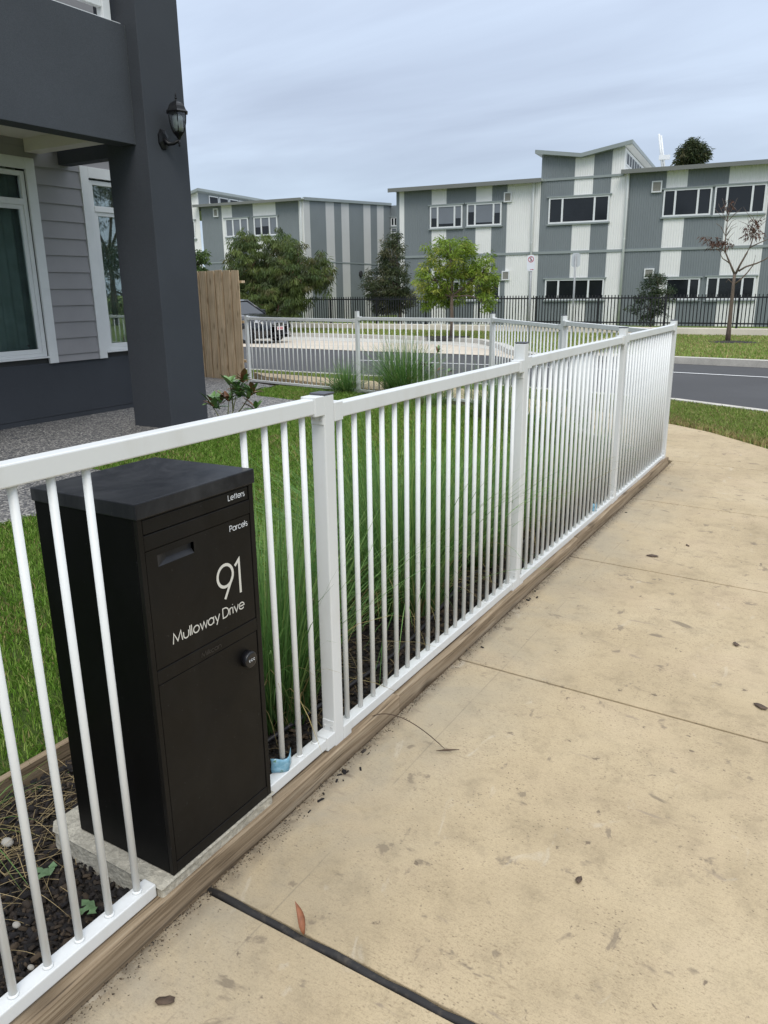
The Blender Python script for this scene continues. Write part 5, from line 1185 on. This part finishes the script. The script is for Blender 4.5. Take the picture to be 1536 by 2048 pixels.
# ================================================================== SIGNS
def sign(label, pxp, pyt, pyb, phw, t, back=False):
    c = at_t(pxp, pyt, t); b_ = at_t(pxp, pyb, t); zt_, zb_ = c[2], b_[2]; base = W(c[0], t, g(t)+.03); s_ = c[0]; hw = phw*((W(*c)-C0)@fw)/F_PX
    t_ = thing('street_sign', label, 'sign', tuple(base), 'parking signs on poles')
    m_ = MB().tube([W(s_, t, g(t)-.1), W(s_, t, zt_-.02)], .032, 10); part('pole', m_, M['pole'], t_, True)
    tf_ = t-.036 if not back else t+.036
    m_ = MB(); r = .05; hh = [(s_-hw+r, zb_), (s_+hw-r, zb_), (s_+hw, zb_+r), (s_+hw, zt_-r), (s_+hw-r, zt_), (s_-hw+r, zt_), (s_-hw, zt_-r), (s_-hw, zb_+r)]
    e = (-.003, 0) ; n = 8
    m_.add([W(a, tf_-.0025, z_) for a, z_ in hh]+[W(a, tf_+.0025, z_) for a, z_ in hh], [tuple(range(n)), tuple(reversed(range(n, 2*n)))]+[((i+1) % n, i, n+i, n+(i+1) % n) for i in range(n)])
    fp_ = part('sign_plate', m_, M['signb'] if back else M['signw'], t_)
    if not back:
        cz = zt_-hw*1.05; R1 = hw*.74; R0 = hw*.58
        m_ = MB(); n = 28; vs = []
        for k in range(n): a = 2*math.pi*k/n; vs += [W(s_+R1*math.cos(a), tf_-.0035, cz+R1*math.sin(a)), W(s_+R0*math.cos(a), tf_-.0035, cz+R0*math.sin(a))]
        m_.add(vs, [(2*k, (2*k+2) % (2*n), (2*k+3) % (2*n), 2*k+1) for k in range(n)])
        w_ = .05*hw*2.2; a_, b2_ = np.array([-.62*R1, .62*R1]), np.array([.62*R1, -.62*R1]); nn_ = np.array([.7, .7])*w_/2
        m_.add([W(s_+q_[0], tf_-.004, cz+q_[1]) for q_ in (a_-nn_, b2_-nn_, b2_+nn_, a_+nn_)], [(0, 1, 2, 3)])
        part('no_stopping_symbol', m_, M['red'], fp_)
        mt_ = MB(); tmp = strokes('S', 0, 0, 0, R0*.95, R0*.75, hw*.17, 0)
        yy = [v[1] for v in tmp.v]; zz = [v[2] for v in tmp.v]; yc, zc2 = (min(yy)+max(yy))/2, (min(zz)+max(zz))/2
        mt_.add([W(s_+v[1]-yc, tf_-.0032, cz+v[2]-zc2) for v in tmp.v], tmp.f); part('letter_s', mt_, M['seal'], fp_)
        zb2 = zb_+hw*.35; m_ = MB(); aw = hw*.12
        m_.add([W(s_+a, tf_-.0035, zb2+z_) for a, z_ in ((-hw*.15, -aw*.5), (hw*.45, -aw*.5), (hw*.45, -aw*1.3), (hw*.8, 0), (hw*.45, aw*1.3), (hw*.45, aw*.5), (-hw*.15, aw*.5))], [tuple(range(7))]); part('arrow', m_, M['red'], fp_)
    return t_
sign('white no-stopping sign with red circle on a grey pole by the far verge', 1063, 510, 542, 8., 24.0)
sign('grey back of a parking sign on a pole in front of the white wall stripe', 1152, 506, 534, 8.5, 25.4, True)

# ================================================================== CAR
def car():
    p = ong(548, 690, RD+.006); fx, ft = p[0]-.48, p[1]+1.2
    org = W(fx, ft, g(ft)+RD+.006); t_ = thing('parked_car', 'black car parked in the bay, its front poking out past the timber fence', 'car', tuple(org))
    ca, sa = math.cos(BA-.11), math.sin(BA-.11)
    def X(l_, y, z): return (org[0]+ca*l_-sa*y, org[1]+sa*l_+ca*y, org[2]+z)   # l along heading, front bumper at 0
    sec = [(.0, .50, .30, .62), (-.06, .70, .22, .76), (-.22, .83, .18, .86), (-.55, .88, .18, .93), (-1.2, .90, .18, 1.0), (-1.45, .905, .2, 1.03), (-2.4, .91, .2, 1.0), (-3.4, .91, .2, 1.02), (-4.1, .87, .25, 1.04), (-4.4, .75, .35, .98)]
    m_ = MB(); vs = []; fs = []
    for l_, hw, z0, z1 in sec:
        half = [(0, z0), (hw*.8, z0), (hw*.97, z0+.1), (hw, z0+(z1-z0)*.45), (hw*.985, z0+(z1-z0)*.72), (hw*.90, z1-.045), (hw*.6, z1), (0, z1+.015)]
        ring = half+[(-a, b_) for a, b_ in reversed(half[1:-1])]; vs += [X(l_, a, b_) for a, b_ in ring]
    k = 14
    for i in range(len(sec)-1):
        for j in range(k): fs.append((k*i+j, k*i+(j+1) % k, k*i+k+(j+1) % k, k*i+k+j))
    fs += [tuple(range(k)), tuple(reversed(range(k*(len(sec)-1), k*len(sec))))]
    m_.add(vs, [tuple(reversed(f)) for f in fs]); bd = part('body', m_, M['car'], t_, True)
    b0_ = [(-1.30, .78, 1.0), (-2.05, .66, 1.47), (-3.5, .64, 1.47), (-4.2, .72, 1.02)]
    m_ = MB(); vs = []
    for l_, hw, z_ in b0_: vs += [X(l_, -hw, z_), X(l_, hw, z_)]
    vb = [X(-1.30, -.80, .98), X(-1.30, .80, .98), X(-4.2, .8, 1.0), X(-4.2, -.8, 1.0)]
    m_.add(vs, [(0, 1, 3, 2), (4, 5, 7, 6), (0, 2, 4, 6), (1, 7, 5, 3)]); part('window_glass', m_, M['sglass'], t_)
    m_ = MB().hexa([X(-1.98, -.68, 1.455), X(-1.98, .68, 1.455), X(-3.6, .66, 1.455), X(-3.6, -.66, 1.455)][::-1], [X(-2.1, -.6, 1.51), X(-2.1, .6, 1.51), X(-3.5, .58, 1.51), X(-3.5, -.58, 1.51)][::-1]); part('roof', m_, M['car'], t_)
    for s_ in (-1, 1):
        m_ = MB().tube([X(-1.28, s_*.79, .99), X(-2.02, s_*.67, 1.47), X(-3.5, s_*.65, 1.475), X(-4.2, s_*.73, 1.02)], .035, 6); part('pillar', m_, M['car'], t_, True)
        m_ = MB(); c_ = [X(-.13, s_*.62, .70), X(-.42, s_*.855, .74), X(-.40, s_*.84, .82), X(-.16, s_*.60, .775)]; nrm = np.array(X(.03, s_*.02, 0))-np.array(X(0, 0, 0)); m_.add([np.array(q_)+nrm for q_ in c_]+[np.array(q_)-nrm*2 for q_ in c_], [(0, 1, 2, 3), (3, 2, 1, 0), (4, 5, 6, 7), (0, 4, 5, 1), (1, 5, 6, 2), (2, 6, 7, 3), (3, 7, 4, 0)]); part('headlight', m_, M['lamp'], t_)
        m_ = MB().hexa([X(-1.5, s_*.92, 1.0), X(-1.7, s_*.92, 1.0), X(-1.7, s_*1.1, 1.0), X(-1.5, s_*1.1, 1.0)], [X(-1.52, s_*.92, 1.14), X(-1.7, s_*.92, 1.14), X(-1.7, s_*1.08, 1.14), X(-1.52, s_*1.08, 1.14)]); part('mirror', m_, M['car'], t_, bevel=.02)
        for l_ in (-.85, -3.5):
            m_ = MB(); n = 22; pr = [(.20, -.10), (.30, -.11), (.33, -.08), (.33, .08), (.30, .11), (.20, .10)]; vs = []
            for r, h in pr: vs += [X(l_+r*math.cos(2*math.pi*j/n), s_*.82+h, .33+r*math.sin(2*math.pi*j/n)) for j in range(n)]
            m_.add(vs, [(n*i+j, n*i+(j+1) % n, n*i+n+(j+1) % n, n*i+n+j) for i in range(5) for j in range(n)]); wh = part('wheel', m_, M['rubber'], t_, True)
            m_ = MB(); vs = [X(l_, s_*.905, .33)]+[X(l_+.20*math.cos(2*math.pi*j/n), s_*.915, .33+.20*math.sin(2*math.pi*j/n)) for j in range(n)]; m_.add(vs, [(0, 1+j, 1+(j+1) % n) for j in range(n)]); part('rim', m_, M['alloy'], wh)
    m_ = MB()
    for z_ in (.60, .655, .71): m_.hexa([X(-.03, -.42, z_-.012), X(.012, -.42, z_-.012), X(.012, .42, z_-.012), X(-.03, .42, z_-.012)], [X(-.03, -.42, z_+.012), X(.012, -.42, z_+.012), X(.012, .42, z_+.012), X(-.03, .42, z_+.012)])
    part('grille', m_, M['alloy'], t_)
    m_ = MB().hexa([X(.013, -.19, .46), X(.03, -.19, .46), X(.03, .19, .46), X(.013, .19, .46)], [X(.013, -.19, .58), X(.03, -.19, .58), X(.03, .19, .58), X(.013, .19, .58)]); pl = part('number_plate', m_, M['plate'], t_)
    m_ = MB()
    for k_ in range(6):
        y_ = -.145+.055*k_; m_.hexa([X(.0305, y_, .485), X(.032, y_, .485), X(.032, y_+.035, .485), X(.0305, y_+.035, .485)], [X(.0305, y_, .555), X(.032, y_, .555), X(.032, y_+.035, .555), X(.0305, y_+.035, .555)])
    part('plate_marks', m_, M['red'], pl)
    m_ = MB().hexa([X(-.12, -.78, .19), X(.015, -.55, .19), X(.015, .55, .19), X(-.12, .78, .19)], [X(-.12, -.78, .23), X(.02, -.55, .23), X(.02, .55, .23), X(-.12, .78, .23)]); part('bumper_lip', m_, M['seal'], t_)
car()

# ================================================================== SMALL THINGS
# blue snack wrapper clipped round a baluster beside the mailbox
def bag(label, x, y, z, h, wd, name='wrapper'):
    t_ = thing(name, label, 'litter', (x, y, z), 'wrappers caught on the fence'); m_ = MB(); vs = []
    plan = [(-.016, -.040), (-.002, -.026), (.012, -.010), (.020, .004), (.017, .016), (.010, .030), (.002, .044)]; n = len(plan); rows = 5
    for r in range(rows):
        f_ = r/(rows-1)
        for i, (a, b_) in enumerate(plan): vs.append((x+a*wd*(1+.10*math.sin(r*2+i)), y+b_*wd, z+h*f_*(1-.22*math.sin(i*math.pi/(n-1)))+.007*(1-f_)*abs(i-3)/3+.002*math.sin(3*i+r)))
    m_.add(vs, [(r*n+i, r*n+i+1, r*n+n+i+1, r*n+n+i) for r in range(rows-1) for i in range(n-1)]); o = part('film', m_, M['wrap'], t_, True)
    so_ = o.modifiers.new('thick', 'SOLIDIFY'); so_.thickness = .0012
bag('pale blue crumpled wrapper round a baluster just right of the mailbox', XF, 1.572, ZB-.001, .056, .9)
bag('small dark blue wrapper at the foot of a baluster before the third post', XF, 4.84, ZB-.014, .06, .6)
# rust-brown leaf standing in the joint
c_ = onz(585, 1868, -.005); m_ = MB(); a = np.array([c_[0]+.03, c_[1]+.008, .004]); tip = np.array([c_[0]-.012, c_[1]+.03, .062]); sd2 = np.array([.0, .012, .004])
ce = [a*(1-f_)+tip*f_+np.array([0, .004*math.sin(3*f_), 0]) for f_ in np.linspace(0, 1, 7)]; wv = [.25, .8, 1., .9, .65, .35, .03]
m_.add([q_ for c2_, w_ in zip(ce, wv) for q_ in (c2_-sd2*w_, c2_+[.004*w_, 0, 0], c2_+sd2*w_)], [f_ for i in range(6) for f_ in ((3*i, 3*i+1, 3*i+4, 3*i+3), (3*i+1, 3*i+2, 3*i+5, 3*i+4))])
o = single('dry_leaf', m_, M['dryleaf'], 'pointed rust-brown leaf standing in the dark expansion joint', 'leaf', tuple(a), smooth=True)
mo = o.modifiers.new('thick', 'SOLIDIFY'); mo.thickness = .0008
# leaves lying on the footpath
LF = [((332, 2004), .045, 'curled brown leaf on the slab nearest the camera'), ((1157, 1762), .035, 'dark flattened blotch-like leaf in the middle of the near slab'), ((1305, 1113), .07, 'brown leaf pile on the slab behind the third joint'),
      ((1472, 1290), .05, 'grey-brown leaf near the right edge, third slab away'), ((1520, 1415), .06, 'flattened brown leaf at the right edge beside the second joint'), ((965, 1263), .04, 'curled leaf against the timber edging'), ((1375, 1092), .03, 'small dark leaf on the far slabs')]
for (px, py), sz, lb in LF:
    c_ = onplane(px, py, (.02, 0, 1), .02*-1.24); m_ = MB(); a0 = random.uniform(0, 6.28); n = 11; vs = [(c_[0], c_[1], c_[2]+.006)]
    for k in range(n):
        a = 2*math.pi*k/n; r = sz*.5*(.75+.35*random.random()); vs.append((c_[0]+r*math.cos(a)*math.cos(a0)-r*.5*math.sin(a)*math.sin(a0), c_[1]+r*math.cos(a)*math.sin(a0)+r*.5*math.sin(a)*math.cos(a0), c_[2]+.002+random.uniform(0, .008)))
    m_.add(vs, [(0, 1+k, 1+(k+1) % n) for k in range(n)]); o = single('fallen_leaf', m_, M['litter'], lb, 'leaf', tuple(c_), 'leaves on the footpath', smooth=True)
    mo = o.modifiers.new('thick', 'SOLIDIFY'); mo.thickness = .001
# crumbs of bark and leaf litter along the edging and on the path
n = 6500; y = RNG.uniform(.5, 7.0, n); x = -1.264+np.abs(RNG.normal(0, .014+.012*np.sin(y*5.3)**2, n)); n2 = 150; x2 = RNG.uniform(-1.2, 1.0, n2); y2 = RNG.uniform(.7, 7.0, n2)
X_ = np.r_[x, x2]; Y_ = np.r_[y, y2]
chips('leaf_litter', X_, Y_, -.02*(X_+1.24)-.001, .002, .0085, [(.07, .052, .036), (.11, .08, .05), (.05, .04, .03), (.17, .13, .085)], 'crumbs of bark and leaf litter along the timber edging', 'litter')
n = 22; yy_ = np.r_[RNG.uniform(1.6, 1.95, 11), RNG.uniform(3.2, 3.6, 6), RNG.uniform(.8, 6.5, 5)]; xx_ = -1.245+np.abs(RNG.normal(0, .03, n))
chips('mulch_pieces', xx_, yy_, -.02*(xx_+1.24)+.001, .008, .026, [(.016, .014, .014), (.03, .024, .02)], 'dark mulch pieces spilled onto the footpath by the edging', 'mulch')
# straw on the bed left of the mailbox, weeds, stones, dripper pipe
n = 520; bx = RNG.uniform(-2.0, -1.42, n); by = RNG.uniform(.55, 1.35, n); k = (bx < -1.62) | (RNG.uniform(0, 1, n) < .12); bx, by = bx[k], by[k]; n = len(bx)
n3 = 700; bx = np.r_[bx, RNG.uniform(-2.0, -1.4, n3)]; by = np.r_[by, RNG.uniform(1.6, 6.8, n3)]; n += n3
a = RNG.uniform(0, 2*np.pi, n); dd = np.stack([np.cos(a), np.sin(a), RNG.uniform(-.02, .25, n)], 1)
me = ribbons('straw', np.stack([bx, by, np.full(n, ZL+.012)], 1), dd, RNG.uniform(.05, .2, n), RNG.uniform(0, .5, n), np.full(n, .0019), np.array([.32, .24, .12])*RNG.uniform(.5, 1.2, n)[:, None], M['chip'], 4)
o = bpy.data.objects.new('straw', me); link(o); o['kind'] = 'stuff'; o['label'] = 'dry straw and clippings lying on the dark mulch'; o['category'] = 'straw'
for i, ((px, py), lb) in enumerate((((100, 1750), 'lobed green weed leaf lying on the mulch left of the mailbox'), ((190, 1815), 'green weed against the bottom rail near the mailbox'))):
    c_ = onz(px, py, ZL+.02); t_ = thing('weed', lb, 'weed', tuple(c_))
    for k in range(3):
        a = 1.1*k+2.3+.9*i; d = np.array([math.cos(a), math.sin(a), .15+.2*k]); s_ = np.array([-d[1], d[0], 0]); m_ = MB(); V = []
        for f_, w_ in ((0, .15), (.3, .8), (.55, .55), (.75, .9), (1., .05)): q_ = c_+d*.045*f_+np.array([0, 0, .006*math.sin(6*f_)]); V += [q_-s_*.013*w_, q_+s_*.013*w_]
        m_.add(V, [(2*j, 2*j+1, 2*j+3, 2*j+2) for j in range(4)]); part('leaf', m_, M['greenleaf'], t_, True)
for (px, py), r, lb in (((33, 1850), .010, 'pale rounded pebble in the mulch at the left edge'), ((62, 1935), .008, 'small pale stone by the bottom rail at the left'), ((15, 1685), .017, 'grey flat stone among straw at the left edge')):
    c_ = onz(px, py, ZL+.012); m_ = MB(); m_.lathe([(r*.5, -r*.5), (r*.95, -r*.2), (r, .1*r), (r*.7, .5*r), (r*.2, .62*r)], tuple(c_), 9); o = single('pebble', m_, M['stone'], lb, 'stone', tuple(c_), 'pebbles in the mulch', smooth=True); o.scale = (1.2, .85, 1)
m_ = MB().tube([(-1.52+.05*math.sin(k*.5), 1.65+k*.22, ZL+.022+.01*math.sin(k)) for k in range(24)], .008, 7); single('dripper_pipe', m_, M['pipe'], 'black irrigation pipe lying on the mulch behind the fence', 'pipe', (-1.5, 3, ZL), smooth=True)
# tall gum trees across the street; the photograph shows them mirrored in the house windows
for lb, bx, by, h in (('tall gum tree across the road, mirrored in the left house window', 17., 21., 7.5), ('tall gum tree farther along the road, mirrored in the right house window', 19., 30., 8.5)):
    b_ = np.array([bx, by, g(by)])
    tree(lb, b_, h*.45, [(np.array([-1.2, .5, h*.75]), (1.6, 1.6, 1.1)), (np.array([1.3, -.6, h*.82]), (1.7, 1.5, 1.2)), (np.array([.1, .9, h*.97]), (1.5, 1.5, 1.0)), (np.array([.6, -1.4, h*.62]), (1.2, 1.2, .8)), (np.array([-.8, -1.0, h*.42]), (1.5, 1.5, .9)), (np.array([.9, 1.3, h*.40]), (1.5, 1.5, .9)), (np.array([0, .2, h*.16]), (2.2, 2.2, .9))], 360, 30, .42, .24, .05, OL, 'bark', .16, .9, grp='gum trees across the road')
